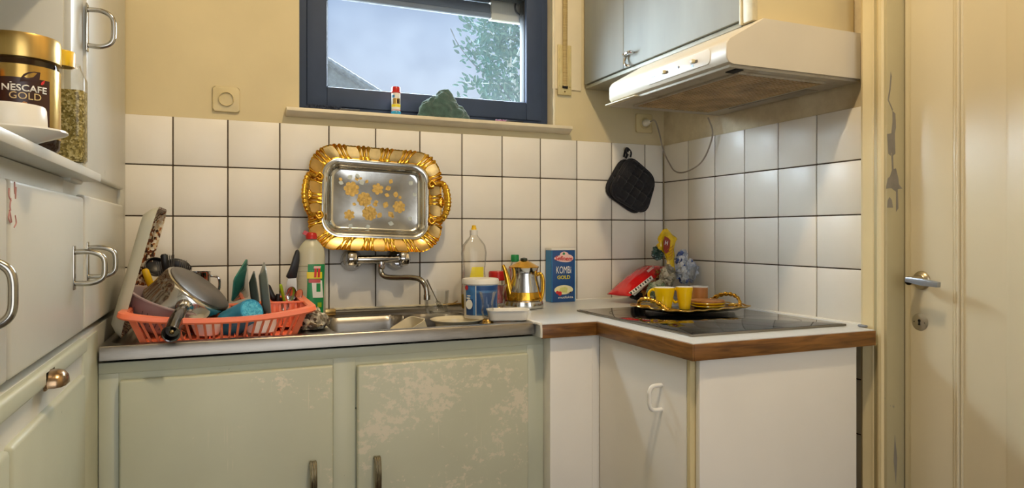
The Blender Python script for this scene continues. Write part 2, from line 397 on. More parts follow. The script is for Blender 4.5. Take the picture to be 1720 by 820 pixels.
# ================================================================== THE SETTING
P = .152                                    # tile pitch
WX0, WX1, WZ0, WZ1 = -1.395, -.487, 1.549, 2.12       # window opening
ZC = 3.0
bm = B()
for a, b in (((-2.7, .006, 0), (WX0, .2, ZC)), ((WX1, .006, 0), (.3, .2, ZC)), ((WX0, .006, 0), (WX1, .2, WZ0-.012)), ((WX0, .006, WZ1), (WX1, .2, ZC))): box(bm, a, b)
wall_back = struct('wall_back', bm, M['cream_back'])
def tilefield(bm, cuts, rows, plane):
    """pillowed glazed tiles; cuts and rows are grout lines"""
    g = .0019
    for i in range(len(cuts)-1):
        for j in range(len(rows)-1):
            u0, u1, v0, v1 = cuts[i]+g, cuts[i+1]-g, rows[j]+g, rows[j+1]-g
            d = random.uniform(-.0003, .0003)
            if plane == 'Y': box(bm, (u0, 0+d, v0), (u1, .0075, v1), .0016, 2)
            else: box(bm, (0+d, u0, v0), (.0075, u1, v1), .0016, 2)
xc = [-.0868-k*P for k in range(12, -1, -1)]; xc[0] = -1.893
xc += [-.002]
zr = [.899, 1.051, 1.203, 1.355, 1.503]
bm = B(); tilefield(bm, xc, zr, 'Y'); struct('tiles', bm, M['tile'], wall_back)
bm = B(); box(bm, (-1.893, .004, .86), (0, .0065, 1.5015)); struct('grout', bm, M['grout'], wall_back)
# band of smoother plaster beside the window, and its raw edge
bm = B(); box(bm, (WX1-.006, .0005, 1.69), (-.372, .007, ZC), .002); struct('plaster_patch', bm, pm('pale_new_plaster', '#e4d6b4', .7), wall_back)
bm = B(); 
tube(bm, [(WX1+.001+.003*noise.noise((z*40, 0, 0)), .003, z) for z in [1.55+.02*i for i in range(29)]], [.005+.003*noise.noise((i*.9, 3, 0)) for i in range(29)], 7)
box(bm, (WX1-.001, .005, 1.549), (WX1+.004, .06, WZ1)); struct('plaster_reveal', bm, M['plaster'], wall_back)

yc = [-.93]+[-.1565-k*P for k in range(4, -1, -1)]+[-.002]
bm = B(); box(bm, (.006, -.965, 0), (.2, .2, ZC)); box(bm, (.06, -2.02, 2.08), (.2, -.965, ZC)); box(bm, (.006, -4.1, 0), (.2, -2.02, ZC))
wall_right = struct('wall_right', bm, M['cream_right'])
bm = B(); tilefield(bm, yc, [.139, .291, .443, .595, .747]+zr, 'X'); struct('tiles', bm, M['tile'], wall_right)
bm = B(); box(bm, (.004, -.93, .1), (.0065, 0, 1.5015)); struct('grout', bm, M['grout'], wall_right)
bm = B(); box(bm, (-2.7, -4.1, 0), (-2.5, .006, ZC)); struct('wall_left', bm, M['whitewall'])
bm = B()
for a, b in (((-2.5, -4.1, 0), (-2.1, -3.98, ZC)), ((-.4, -4.1, 0), (.2, -3.98, ZC)), ((-2.1, -4.1, 2.5), (-.4, -3.98, ZC)), ((-2.1, -4.1, 0), (-.4, -3.98, .1))): box(bm, a, b)
struct('wall_front', bm, M['whitewall'])
bm = B(); box(bm, (-2.7, -4.2, -.1), (.3, .2, 0)); struct('floor', bm, M['floor'])
bm = B(); box(bm, (-2.7, -4.2, ZC), (.3, .2, ZC+.15)); struct('ceiling', bm, M['ceiling'])

# ---- window: outer frame, sash, gaskets, pane
wr = bpy.data.objects.new('window_1', None); COL.objects.link(wr); wr.location = (-.94, .06, WZ0); wr['kind'] = 'structure'
def rectframe(bm, x0, x1, z0, z1, wdt, y0, y1, bev=.002, top=True):
    box(bm, (x0, y0, z0), (x0+wdt, y1, z1), bev); box(bm, (x1-wdt, y0, z0), (x1, y1, z1), bev)
    box(bm, (x0+wdt, y0, z0), (x1-wdt, y1, z0+wdt), bev); box(bm, (x0+wdt, y0, z1-wdt), (x1-wdt, y1, z1), bev)
bm = B(); rectframe(bm, WX0+.002, WX1-.002, WZ0, WZ1-.002, .042, .052, .12); obj('window_frame', bm, M['frame'], wr)
bm = B(); rectframe(bm, WX0+.028, WX1-.028, WZ0+.025, WZ1-.03, .064, .044, .105, .003)
rectframe(bm, WX0+.074, WX1-.074, WZ0+.071, WZ1-.076, .020, .048, .100, .004)
sash = obj('window_sash', bm, M['frame'], wr)
bm = B(); rectframe(bm, WX0+.0925, WX1-.0925, WZ0+.0895, WZ1-.0945, .004, .058, .098, .001); obj('gasket', bm, M['rubber'], sash)
bm = B(); box(bm, (WX0+.09, .070, WZ0+.087), (WX1-.09, .074, WZ1-.092)); obj('pane', bm, M['hazypane'], wr)
# ---- sill
bm = B(); prof = [(-.034, 1.549), (-.036, 1.545), (-.036, 1.538), (-.03, 1.534), (-.012, 1.524), (.006, 1.524), (.006, 1.549)]
rings(bm, [[(x, y, z) for y, z in prof] for x in (-1.437, -.428)], cap0=True, cap1=True)
box(bm, (WX0+.002, .006, 1.5375), (WX1-.002, .06, 1.549)); struct('trim_1', bm, pm('marble_sill', '#d8cdb2', .4, var=.08, vs=15))

# ---- roller shutter outside
bm = B()
for k in range(5): box(bm, (WX0+.0, .135, 1.985+k*.04), (WX1-.2, .150, 2.023+k*.04), .006)
box(bm, (WX0, .130, 1.967), (WX1-.2, .155, 1.985), .003)
rs = thing('roller_shutter', 'slate roller shutter half wound up outside the window', 'shutter', (-.94, .14, 2.0))
obj('slats', bm, M['shutter'], rs)
bm = B(); box(bm, (WX1-.2, .128, 1.962), (WX1, .16, 2.2), .003); obj('end_box', bm, M['shutterb'], rs, label='beige end panel')
c = at(874, 13, Y=.124); bm = B(); tube(bm, [c+Vector((.022*math.cos(a), 0, .028*math.sin(a))) for a in [2*PI*i/24 for i in range(25)]], .0035, 8); obj('pull_ring', bm, M['black'], rs)

# ---- door side: architrave, jamb, door
bm = B(); prof = [(.006, -.947), (-.030, -.947), (-.038, -.951), (-.042, -.959), (-.040, -.968), (-.036, -.978), (-.036, -.986), (-.030, -.990), (-.030, -.994), (-.037, -.998), (-.041, -1.006), (-.040, -1.014), (-.036, -1.018), (.006, -1.018)]
rings(bm, [[(x, y, z) for x, y in prof] for z in (0, 2.12)], cap0=True, cap1=True); struct('trim_2', bm, M['trim'], smooth=25)
bm = B(); box(bm, (-.034, -1.026, 0), (.06, -.966, 2.08), .0015); box(bm, (.0, -1.98, 2.06), (.06, -1.026, 2.1)); box(bm, (0, -2.02, 0), (.06, -1.98, 2.1)); jamb = struct('trim_3', bm, M['jamb'])
# bare patches where the paint has flaked off the jamb
bm = B()
FL = Matrix(((1, 0, 0), (0, 0, 1), (0, 1, 0))).to_4x4()
def flake(pts):
    q = [at(x, y, Y=-1.0262) for x, y in pts]
    prism(bm, [(p.x, p.z) for p in q], -.0002, .0002, Matrix(((1, 0, 0, 0), (0, 0, -1, -1.0261), (0, 1, 0, 0), (0, 0, 0, 1))))
flake([(1499, 186), (1504, 191), (1505, 214), (1503, 225), (1504, 258), (1500, 262), (1497, 256), (1496, 262), (1492, 258), (1490, 225), (1497, 224), (1499, 205)])
flake([(1497, 258), (1500, 260), (1501, 284), (1505, 283), (1509, 300), (1510, 310), (1516, 317), (1508, 318), (1509, 350), (1505, 356), (1505, 322), (1497, 316), (1488, 317), (1491, 300), (1495, 296), (1498, 286)])
flake([(1494, 331), (1498, 336), (1500, 349), (1490, 349), (1491, 337)])
flake([(1503, 690+40), (1507, 770), (1505, 815), (1501, 775)])
flake([(1496, 120), (1498, 128), (1496, 150), (1493, 168), (1500, 184), (1499, 187), (1491, 168), (1494, 148)])
obj('bare_patch', bm, pm('bare_grey_wood', '#857f74', .7, var=.15, vs=30), jamb, kind='structure')
DX = .028
bm = B()
def dy(px): return at(px, 392, X=DX).y
y_st, y_m0, y_m1 = dy(1531), dy(1604), dy(1627)
box(bm, (DX, -1.98, .01), (.058, -1.0285, 2.06), .003)
box(bm, (DX-.006, y_m0-.0, .01), (.05, y_st, 2.06), .004)
box(bm, (DX-.004, -1.98, .01), (.05, y_m1-.075, 2.06), .02)
for k, (dyy, hx, ww) in enumerate(((0, .007, .008), (-.009, .010, .006), (-.016, .005, .005))):
    box(bm, (DX-hx, y_m0+dyy-ww, .01), (DX+.02, y_m0+dyy, 2.06), .002)
door = struct('door_1', bm, M['door'])
c = at(1549, 471, X=DX-.004)
bm = B(); lathe(bm, [(0, .012), (.014, .012), (.016, .010), (.021, .008), (.0235, .004), (.0245, 0)], 36, frame(c, (-1, 0, 0), (0, 1, 0))); lathe(bm, [(.011, 0), (.011, .05)], 20, frame(c, (-1, 0, 0), (0, 1, 0)))
dh = obj('door_handle', bm, pm('satin_nickel', '#b7ab90', .3, 1), door)
a, b = at(1523, 469.5, X=DX-.055), at(1579, 480, X=DX-.052)
bm = B(); d = (b-a).normalized(); Mx = frame(a, (-1, 0, 0), d); L = (b-a).length
prism(bm, [(0, .0065), (L*.5, .0095), (L, .0085), (L, -.0045), (L*.5, -.0075), (0, -.0055)], -.006, .008, Mx, .002)
obj('lever', bm, pm('anodised_aluminium', '#a9b1bd', .35, .9), dh)
c = at(1546, 541, X=DX-.004)
bm = B(); lathe(bm, [(0, .004), (.019, .004), (.0225, .002), (.023, 0)], 36, frame(c, (-1, 0, 0), (0, 1, 0))); kp = obj('keyhole_plate', bm, pm('satin_nickel_plate', '#b9b2a2', .35, 1), door)
bm = B(); Mx = frame(c+Vector((-.0044, 0, 0)), (-1, 0, 0), (0, -1, 0)); disc(bm, .0038, 16, Mx @ T(0, .0035, 0)); prism(bm, [(-.0018, .002), (.0018, .002), (.003, -.008), (-.003, -.008)], 0, .0004, Mx)
disc(bm, .0016, 10, Mx @ T(-.014, 0, 0)); disc(bm, .0012, 10, Mx @ T(.014, -.001, 0)); obj('keyhole', bm, M['dark'], kp)

# ================================================================== TALL CUPBOARD (left)
XF = -1.88
tc_ = thing('tall_cupboard', 'tall pale grey-green built-in cupboard with open shelf niche left of the sink', 'cupboard', (-2.15, -.8, 0))
bm = B()
NY0, NY1, NZ0, NZ1 = -1.46, -.785, 1.2735, 1.63
for a, b in (((-2.42, -.785, .95), (XF-.012, 0, 2.45)), ((-2.42, -1.5, .95), (XF-.012, NY0, 2.45)), ((-2.42, NY0, NZ1), (XF-.012, NY1, 2.45)), ((-2.42, NY0, .95), (XF-.012, NY1, 1.255)), ((-2.42, NY0, 1.25), (-2.13, NY1, NZ1)), ((-2.42, -1.5, 0), (XF+.0, -.001, .9425))): box(bm, a, b, .002)
box(bm, (XF-.015, -.782, 1.25), (XF-.0, -.668, 2.45), .003); box(bm, (XF-.015, -.1, .95), (XF-.004, 0, 2.45), .002)
obj('carcass', bm, M['grey'], tc_)
bm = B(); box(bm, (-2.13, NY0, 1.256), (-1.850, -.655, 1.2735), .003); obj('shelf', bm, M['grey'], tc_)
def bow(o, z0, z1, y, x, out, r=.005, back=True):
    """a D-shaped pull on a face looking +x"""
    bm = B(); tube(bm, path([(x-.002, y, z1), (x+out*.55, y, z1), (x+out*.93, y, z1-(z1-z0)*.16), (x+out, y, (z0+z1)/2), (x+out*.93, y, z0+(z1-z0)*.16), (x+out*.55, y, z0), (x-.002, y, z0)], 7), r, 10)
    box(bm, (x-.001, y-.009, z0-.012), (x+.002, y+.009, z1+.012), .001)
    obj('handle', bm, M['handle'], o)
def cdoor(name, y0, y1, z0, z1, mat=None, bev=.006, x=XF):
    bm = B(); box(bm, (x-.012, y0, z0), (x+.006, y1, z1), bev, 3); return obj(name, bm, mat or M['grey'], tc_)
d = cdoor('door', -.664, -.112, 1.272, 2.4); a = at(146, 16, X=XF+.006); b = at(146, 76, X=XF+.006); bow(d, b.z, a.z, a.y, XF+.006, .048)
d = cdoor('door', -1.20, -.696, .957, 1.223); a = at(124, 420, X=XF+.006); b = at(124, 480, X=XF+.006); bow(d, b.z+.004, a.z-.004, a.y, XF+.006, .050)
bm = B(); q = at(22, 348, X=XF+.0064)
for k in range(7): 
    e = q+Vector((0, random.uniform(-.012, .012), random.uniform(-.03, .03))); tube(bm, path([e, e+Vector((.0002, random.uniform(-.012, .012), .006)), e+Vector((0, random.uniform(-.01, .01), .016))], 4), .0009, 5)
obj('scribble', bm, pm('faint_red_pen', '#b98078', .7), d, label='faint red scribble')
d = cdoor('door', -.683, -.13, .957, 1.229); a = at(147, 413, X=XF+.006); b = at(147, 468, X=XF+.006); bow(d, b.z+.004, a.z-.004, a.y, XF+.006, .050)
d = cdoor('door', -1.495, -1.212, .957, 1.223); bow(d, 1.050, 1.122, -1.398, XF+.006, .050)
# pull-out board, its cup pull, lower door
XB = XF+.012
bm = B(); z1 = at(131, 580, X=XB).z; z0 = at(131, 606, X=XB).z
box(bm, (XF-.2, -1.48, z0), (XB, -.690, z1), .006, 3); dr = obj('pull_out_board', bm, M['sage'], tc_)
c = at(95, 636, X=XB+.008); bm = B()
t = [(0, .026), (.010, .0255), (.017, .022), (.021, .014), (.022, .004), (.022, -.004)]
R = []
for xx, hw in ((0, .025), (.012, .025), (.020, .022), (.025, .015), (.027, .006)): R.append([(c.x-.010+xx, c.y+hw*1.05*math.cos(a), c.z-.006+hw*.85*max(-.25, math.sin(a))) for a in [2*PI*i/28 for i in range(28)]])
rings(bm, R, cap1=True); box(bm, (c.x-.012, c.y-.030, c.z-.014), (c.x-.008, c.y+.030, c.z+.016), .002)
obj('cup_pull', bm, pm('worn_copper_nickel', '#a58a6c', .24, 1, var=.35, vs=40), dr)
bm = B(); zt = at(133, 637, X=XF+.008).z; box(bm, (XF-.01, -1.205, .08), (XF+.010, -.700, zt), .007, 3); obj('lower_door', bm, M['sage'], tc_)
bm = B(); box(bm, (XF-.01, -1.48, .08), (XF+.010, -1.215, zt), .007, 3); obj('lower_door', bm, M['sage'], tc_)
bm = B(); box(bm, (XF-.01, -.683, .0), (XF+.004, -.5165, .935), .003); obj('corner_stile', bm, M['sage'], tc_)

# ================================================================== SINK CABINET
sc_ = thing('sink_cabinet', 'sage green sink base cabinet with scratched double doors', 'cabinet', (-1.32, -.27, 0))
SX0, SX1, SY = -1.8758, -.7745, -.512
bm = B(); box(bm, (SX0, SY, .1), (SX1-.03, -.012, .70)); 
bm2 = B(); box(bm2, (SX0, SY+.0005, .705), (SX1, SY+.012, .8598)); box(bm2, (SX0, SY-.004, .835), (SX1-.004, SY+.01, .8600), .002)
for x0, x1 in ((SX0, -1.836), (-1.362, -1.307), (-.826, SX1)): box(bm2, (x0, SY-.001, .1), (x1, SY+.01, .835), .001)
obj('carcass', bm, M['sage'], sc_); obj('face_frame', bm2, M['sage'], sc_)
def sdoor(x0, x1, z1, m):
    bm = B(); box(bm, (x0, SY-.019, .12), (x1, SY-.0005, z1), .006, 3); return obj('door', bm, m, sc_)
d1 = sdoor(-1.834, -1.364, .820, M['sage_part']); d2 = sdoor(-1.305, -.828, .815, M['sage_worn'])
def ribpull(o, px, py0, py1):
    a = at(px, py0, Y=SY-.03); z1 = a.z; z0 = z1-.098; x = a.x; y = SY-.019; bm = B()
    pp = path([(x, y+.001, z1-.006), (x, y-.010, z1-.001), (x, y-.018, z1-.012), (x, y-.024, (z0+z1)/2), (x, y-.018, z0+.012), (x, y-.010, z0+.001), (x, y+.001, z0+.006)], 6)
    for k in (-1, 0, 1): tube(bm, [q+Vector((k*.0052, (0 if k else -.002), 0)) for q in pp], .0036, 8)
    obj('handle', bm, pm('aged_nickel', '#a39a86', .25, 1, var=.25, vs=60), o)
ribpull(d1, 526, 776, 830); ribpull(d2, 634, 768, 818)

# ================================================================== STAINLESS SINK TOP
st = thing('kitchen_sink', 'stainless steel sink top with two bowls set over the sage cabinet', 'sink', (-1.34, -.27, .87))
GX, GY = 220, 110
x0, x1, y0, y1 = -1.871, -.8135, -.5335, -.002
def ss(e0, e1, v): 
    t = max(0, min(1, (v-e0)/(e1-e0))); return t*t*(3-2*t)
def sdr(x, y, cx, cy, hw, hh, r):
    qx, qy = abs(x-cx)-hw+r, abs(y-cy)-hh+r
    return math.hypot(max(qx, 0), max(qy, 0))+min(max(qx, qy), 0)-r
def sinkz(x, y):
    z = .900
    d = sdr(x, y, (x0+x1)/2, (y0+y1)/2-.012, (x1-x0)/2-.014, .222, .04); z -= .010*ss(.0, -.012, d)
    for cx, hw in ((-1.215, .13), (-.995, .10)):
        d = sdr(x, y, cx, -.285, hw, .175, .055); z -= .145*ss(.004, -.022, d)+.012*ss(-.02, -.12, d)
    if x < -1.40: z -= .0012*math.cos((x+1.40)*2*PI/.03)*ss(-.48, -.45, y)*ss(-.09, -.12, y)
    return z
bm = B()
V = [[bm.verts.new((x0+(x1-x0)*i/GX, y0+(y1-y0)*j/GY, sinkz(x0+(x1-x0)*i/GX, y0+(y1-y0)*j/GY))) for j in range(GY+1)] for i in range(GX+1)]
for i in range(GX):
    for j in range(GY): bm.faces.new((V[i][j], V[i+1][j], V[i+1][j+1], V[i][j+1]))
# front apron, folded ends, upstand at the wall
rings(bm, [[(x0, y0, .9), (x1, y0, .9)], [(x0, y0-.003, .897), (x1, y0-.003, .897)], [(x0, y0-.003, .868), (x1, y0-.003, .868)], [(x0, y0+.012, .868), (x1, y0+.012, .868)]], close=False)
rings(bm, [[(x0, y0, .9), (x0, y1, .9)], [(x0, y0, .868), (x0, y1, .868)]], close=False); rings(bm, [[(x1, y0, .9), (x1, y1, .9)], [(x1, y0, .868), (x1, y1, .868)]], close=False)
rings(bm, [[(x0, y1-.004, .9), (x1, y1-.004, .9)], [(x0, y1, .902), (x1, y1, .902)], [(x0, y1, .904), (x1, y1, .904)]], close=False)
obj('top', bm, M['steel'], st, smooth=60)
for cx in (-1.215, -.995):
    bm = B(); lathe(bm, [(.032, .747), (.030, .7455), (.018, .744), (0, .7445)], 24, T(cx, -.285, 0)); obj('drain', bm, M['chrome'], st)
# crumbled sealant along the wall
bm = B(); tube(bm, [(-1.868+.0118*i, -.006+.002*noise.noise((i*.7, 0, 0)), .904+.003*noise.noise((i*.5, 5, 0))) for i in range(90)], [.004+.0025*noise.noise((i*.8, 9, 0)) for i in range(90)], 6)
obj('sealant', bm, M['plaster'], st)

# ================================================================== WORKTOP + HOB CABINET
wt = thing('worktop', 'pale grey L-shaped worktop with varnished wood edge in the corner', 'worktop', (-.4, -.4, .862))
bm = B(); prism(bm, [(-.8095, -.001), (-.8095, -.573), (-.633, -.573), (-.633, -1.008), (-.058, -1.008), (-.046, -.951), (-.001, -.944), (-.001, -.001)], .862, .900, None)
obj('slab', bm, M['worktop'], wt)
for a, b in (((-.810, -.578, .8605), (-.6375, -.5731, .8985)), ((-.638, -1.013, .8605), (-.6331, -.5735, .8985)), ((-.633, -1.013, .8605), (-.058, -1.0081, .8985))):
    bm = B(); box(bm, a, b, .0012); obj('wood_edge', bm, M['edgewood'], wt)
bm = B(); tube(bm, [(-.8118, -.574+.0196*i, .9+.0015*noise.noise((i*.6, 1, 0))) for i in range(30)], [.005+.0015*noise.noise((i, 2, 0)) for i in range(30)], 7)
tube(bm, [(-.8119, -.576, .9), (-.8119, -.579, .885), (-.8115, -.578, .864)], .0035, 7); obj('sealant', bm, M['whitepl'], wt, label='white sealant bead')
bm = B(); tube(bm, [(-.808+.0134*i, -.003, .9015+.001*noise.noise((i*.7, 4, 0))) for i in range(61)], .003, 6); tube(bm, [(-.003, -.944+.0157*i, .9015+.001*noise.noise((i*.7, 8, 0))) for i in range(61)], .003, 6)
obj('wall_seal', bm, M['whitepl'], wt)
bm = B(); box(bm, (-.049, -.972, .9005), (-.03, -.948, .907), .003); obj('end_cap', bm, M['print_grey'], wt)

hc = thing('hob_cabinet', 'white laminate base cabinet under the black hob', 'cabinet', (-.36, -.75, 0))
bm = B(); box(bm, (-.600, -.984, .1), (-.112, -.56, .858)); obj('carcass', bm, M['white'], hc)
bm = B(); box(bm, (-.608, -1.0, .05), (-.112, -.9845, .8595), .0015); obj('front_panel', bm, M['white'], hc)
bm = B(); box(bm, (-.621, -.982, .05), (-.6005, -.970, .8595), .001); obj('corner_post', bm, M['ivory'], hc)
bm = B(); box(bm, (-.620, -.967, .06), (-.602, -.566, .856), .0015); hd = obj('door', bm, M['white'], hc)
a = at(1118, 649, X=-.62); b = at(1118, 690, X=-.62); y = -.868; zt_, zb = .776, .716
bm = B(); tube(bm, path([(-.62, y, zt_), (-.640, y, zt_), (-.6505, y, zt_-.004), (-.656, y, zt_-.016), (-.656, y, (zt_+zb)/2), (-.656, y, zb+.016), (-.6505, y, zb+.004), (-.640, y, zb), (-.62, y, zb)], 5), .0052, 10); obj('handle', bm, M['whitepl'], hd)
bm = B(); box(bm, (-.7742, -.557, .05), (-.6212, -.50, .859), .001); box(bm, (-.64, -.5568, .05), (-.6005, -.5605+.002, .859)); solo('filler_panel', bm, M['white'], 'narrow white filler panel between sage cabinet and hob cabinet', 'panel', (-.70, -.55, .05))

# ---- ceramic hob
hb = thing('ceramic_hob', 'black ceramic glass hob set into the corner worktop', 'hob', (-.32, -.64, .9))
HX0, HX1, HY0, HY1 = -.573, -.062, -.925, -.338
bm = B(); prism(bm, [(x+(HX0+HX1)/2, y+(HY0+HY1)/2) for x, y in rrect(HX1-HX0-.008, HY1-HY0-.008, .008)], .9005, .9066, None, .0008); obj('glass', bm, M['hob'], hb)
bm = B(); box(bm, (HX0, HY0, .9002), (HX0+.005, HY1, .9058), .001); box(bm, (HX1-.005, HY0, .9002), (HX1, HY1, .9058), .001); box(bm, (HX0+.005, HY0, .9002), (HX1-.005, HY0+.005, .9058), .001); box(bm, (HX0+.005, HY1-.005, .9002), (HX1-.005, HY1, .9058), .001)
obj('steel_rim', bm, M['steel'], hb)
for cx, cy, r in ((-.44, -.49, .09), (-.19, -.49, .075), (-.44, -.77, .075), (-.19, -.77, .09)):
    bm = B(); rings(bm, [[(cx+rr*math.cos(2*PI*i/48), cy+rr*math.sin(2*PI*i/48), .90672) for i in range(48)] for rr in (r, r-.0025)]); obj('cooking_zone', bm, M['hobring'], hb)

# ================================================================== WALL CABINET + HOOD
wc = thing('wall_cabinet', 'blue-grey wall cabinet above the cooker hood', 'cabinet', (-.18, -.45, 1.70))
bm = B(); box(bm, (-.345, -.898, 1.700), (-.002, -.002, 2.45), .002); obj('carcass', bm, M['cream'], wc)
bm = B(); box(bm, (-.3625, -.90, 1.701), (-.345, -.862, 2.45), .003); box(bm, (-.366, -.8605, 1.70), (-.345, -.853, 2.45), .002); obj('corner_post', bm, M['beige'], wc)
bm = B(); box(bm, (-.357, -.852, 1.697), (-.02, -.004, 1.7095), .002); obj('bottom_board', bm, pm('dull_grey_board', '#9a9a8b', .5, var=.15, vs=12), wc)
d1 = B(); box(d1, (-.363, -.2795, 1.713), (-.346, -.006, 2.44), .0025); obj('door', d1, M['greyb'], wc)
d2 = B(); box(d2, (-.363, -.851, 1.713), (-.346, -.2825, 2.44), .0025); d2 = obj('door', d2, M['greyb'], wc)
c = at(1052, 100, X=-.367); bm = B()
tube(bm, path([c+Vector((0, .0, .012)), c+Vector((-.014, -.004, .014)), c+Vector((-.018, -.03, .013)), c+Vector((-.014, -.046, .014)), c+Vector((.002, -.046, .012))], 5), .0045, 8)
tube(bm, path([c+Vector((0, .0, .014)), c+Vector((-.008, 0, -.01)), c+Vector((-.009, -.012, -.022)), c+Vector((0, -.02, -.026))], 5), .004, 8)
obj('latch', bm, M['chrome'], d2)

hd_ = thing('cooker_hood', 'greasy white cooker hood under the wall cabinet', 'cooker hood', (-.22, -.63, 1.57))
HB, HT, Y0h, Y1h = 1.572, 1.699, -.926, -.345
bm = B(); prof = [(-.010, HB+.002), (-.448, HB+.002), (-.460, HB+.006), (-.4665, HB+.016), (-.466, HB+.052), (-.458, HB+.064), (-.355, HT-.004), (-.35, HT), (-.010, HT)]
R = []
for y, s in ((Y0h, 0), (Y0h+.002, .002), (Y1h-.03, .003), (Y1h-.010, -.004), (Y1h, -.02)): R.append([(x-(s if x < -.3 else 0), y, z) for x, z in prof])
rings(bm, R, cap0=True, cap1=True); obj('housing', bm, pm('yellowed_white_enamel', '#d3cbba', .35, var=.04, vs=5), hd_, smooth=35)
bm = B(); box(bm, (-.452, Y0h+.006, HB-.006), (-.006, Y1h+.006, HB+.003), .003); obj('bottom_tray', bm, M['grease'], hd_)
bm = B(); prof2 = [(-.400, -.898), (-.398, -.41), (-.405, -.362), (-.09, -.352), (-.19, -.45), (-.065, -.80)]
fx0, fx1, fy0, fy1 = -.395, -.105, -.885, -.405
box(bm, (fx0, fy0, HB-.0075), (fx1, fy1, HB-.0058)); fl = obj('filter', bm, pm('dirty_filter_pad', '#54412b', .9, var=.4, vs=20), hd_)
bm = B()
for k in range(19): xx = fx0+(fx1-fx0)*k/18; box(bm, (xx-.0030, fy0, HB-.0115), (xx+.0030, fy1, HB-.0075))
for k in range(38): yy = fy0+(fy1-fy0)*k/37; box(bm, (fx0, yy-.0022, HB-.0105), (fx1, yy+.0022, HB-.0078))
obj('filter_grid', bm, M['mesh'], fl)
bm = B(); rectf = [(fx0-.006, fx0), (fx1, fx1+.006)]
for a, b in rectf: box(bm, (a, fy0-.006, HB-.012), (b, fy1+.006, HB-.005), .001)
for a, b in ((fy0-.006, fy0), (fy1, fy1+.006)): box(bm, (fx0, a, HB-.012), (fx1, b, HB-.005), .001)
obj('filter_frame', bm, M['grease'], hd_)
bm = B(); box(bm, (-.075, -.80, HB-.009), (-.03, -.47, HB-.005), .002); obj('lamp_cover', bm, pm('smoky_lamp_cover', '#8c8272', .3, var=.2, vs=10), hd_)
bm = B(); box(bm, (-.47, Y1h-.17, HB-.004), (-.445, Y1h+.004, HB-.0005), .001); obj('grease_lip', bm, M['beige'], hd_)
bm = B(); box(bm, (-.43, Y0h+.012, HB-.009), (-.405, Y0h+.05, HB-.0055)); obj('filter_catch', bm, M['dark'], hd_)
cpl = at(1137, 105, X=-.4672)
Mh = frame((-.4668, cpl.y, HB+.034), (-1, 0, 0), (0, -1, 0))
bm = B(); prism(bm, rrect(.285, .040, .012), 0, .0035, Mh, .0012); pnl = obj('control_panel', bm, M['whitepl'], hd_)
for px in (-.055, .075):
    bm = B(); prism(bm, rrect(.030, .008, .003), .0035, .0038, Mh @ T(px+.004, -.002, 0)); sl = obj('slot', bm, M['print_grey'], pnl)
    bm = B(); box(bm, (-.006, -.005, .0038), (.006, .005, .013), .002, 2, Mh @ T(px+.004, 0, 0)); obj('slider', bm, M['ivory'], pnl)
    bm = B(); box(bm, (-.004, -.013, .0036), (.004, -.008, .0039), 0, 2, Mh @ T(px-.004, 0, 0)); obj('mark', bm, M['midblue'], pnl)
bm = B(); lathe(bm, [(.0035, .0035), (.0035, .005), (.0025, .0056), (0, .0056)], 14, Mh @ T(.012, 0, 0)); obj('indicator', bm, M['print_grey'], pnl)
bm = B(); box(bm, (-.120, -.003, .0034), (-.096, .0005, .0038), 0, 2, Mh); obj('printed_mark', bm, M['print_grey'], pnl)

# ================================================================== WALL FITTINGS
def socket(name, label, x, z, s=.075):
    t = thing(name, label, 'socket', (x, 0, z))
    bm = B(); prism(bm, rrect(s, s, .008), 0, .009, FRONT((x, .006, z)), .003); obj('plate', bm, M['ivory'], t)
    bm = B(); lathe(bm, [(.0225, 0), (.0225, .012), (.021, .0135), (.0195, .012), (.0195, .004), (0, .004)], 36, FRONT((x, .004, z))); ins = obj('insert', bm, M['ivory'], t)
    bm = B()
    for dz in (-.0085, .0085): disc(bm, .003, 14, FRONT((x-.001, -.0004, z+dz)))
    obj('hole', bm, M['dark'], ins); return t
p = at(380, 167, Y=0); socket('wall_socket', 'ivory wall socket above the tiles left of the window', p.x, p.z, .078)
p = at(1083, 207, Y=-.004); sk = socket('wall_socket', 'grimy wall socket with plug beneath the cooker hood', p.x, p.z, .076)
# plug and hood cord
pc = thing('hood_power_cord', 'thin grey power cord drooping from socket to cooker hood', 'cord', (p.x, -.01, p.z))
bm = B(); lathe(bm, [(.013, .004), (.014, .010), (.0125, .02), (.008, .032), (.005, .040), (0, .041)], 20, FRONT((p.x, 0, p.z)) @ T(0, 0, .0)); obj('plug', bm, M['whitepl'], pc)
q = [(p.x, -.036, p.z), at(1100, 203, Y=-.06), at(1107, 222, Y=-.06), at(1114, 252, Y=-.05)]+[at(x, y, X=-.022) for x, y in ((1124, 274), (1133, 287), (1146, 290), (1165, 283), (1180, 270), (1191, 248), (1197, 222))]+[Vector((-.03, -.31, 1.5635))]
bm = B(); tube(bm, path(q, 8), .0028, 8); obj('cable', bm, pm('grey_cable', '#9a9184', .5, var=.25, vs=18), pc)
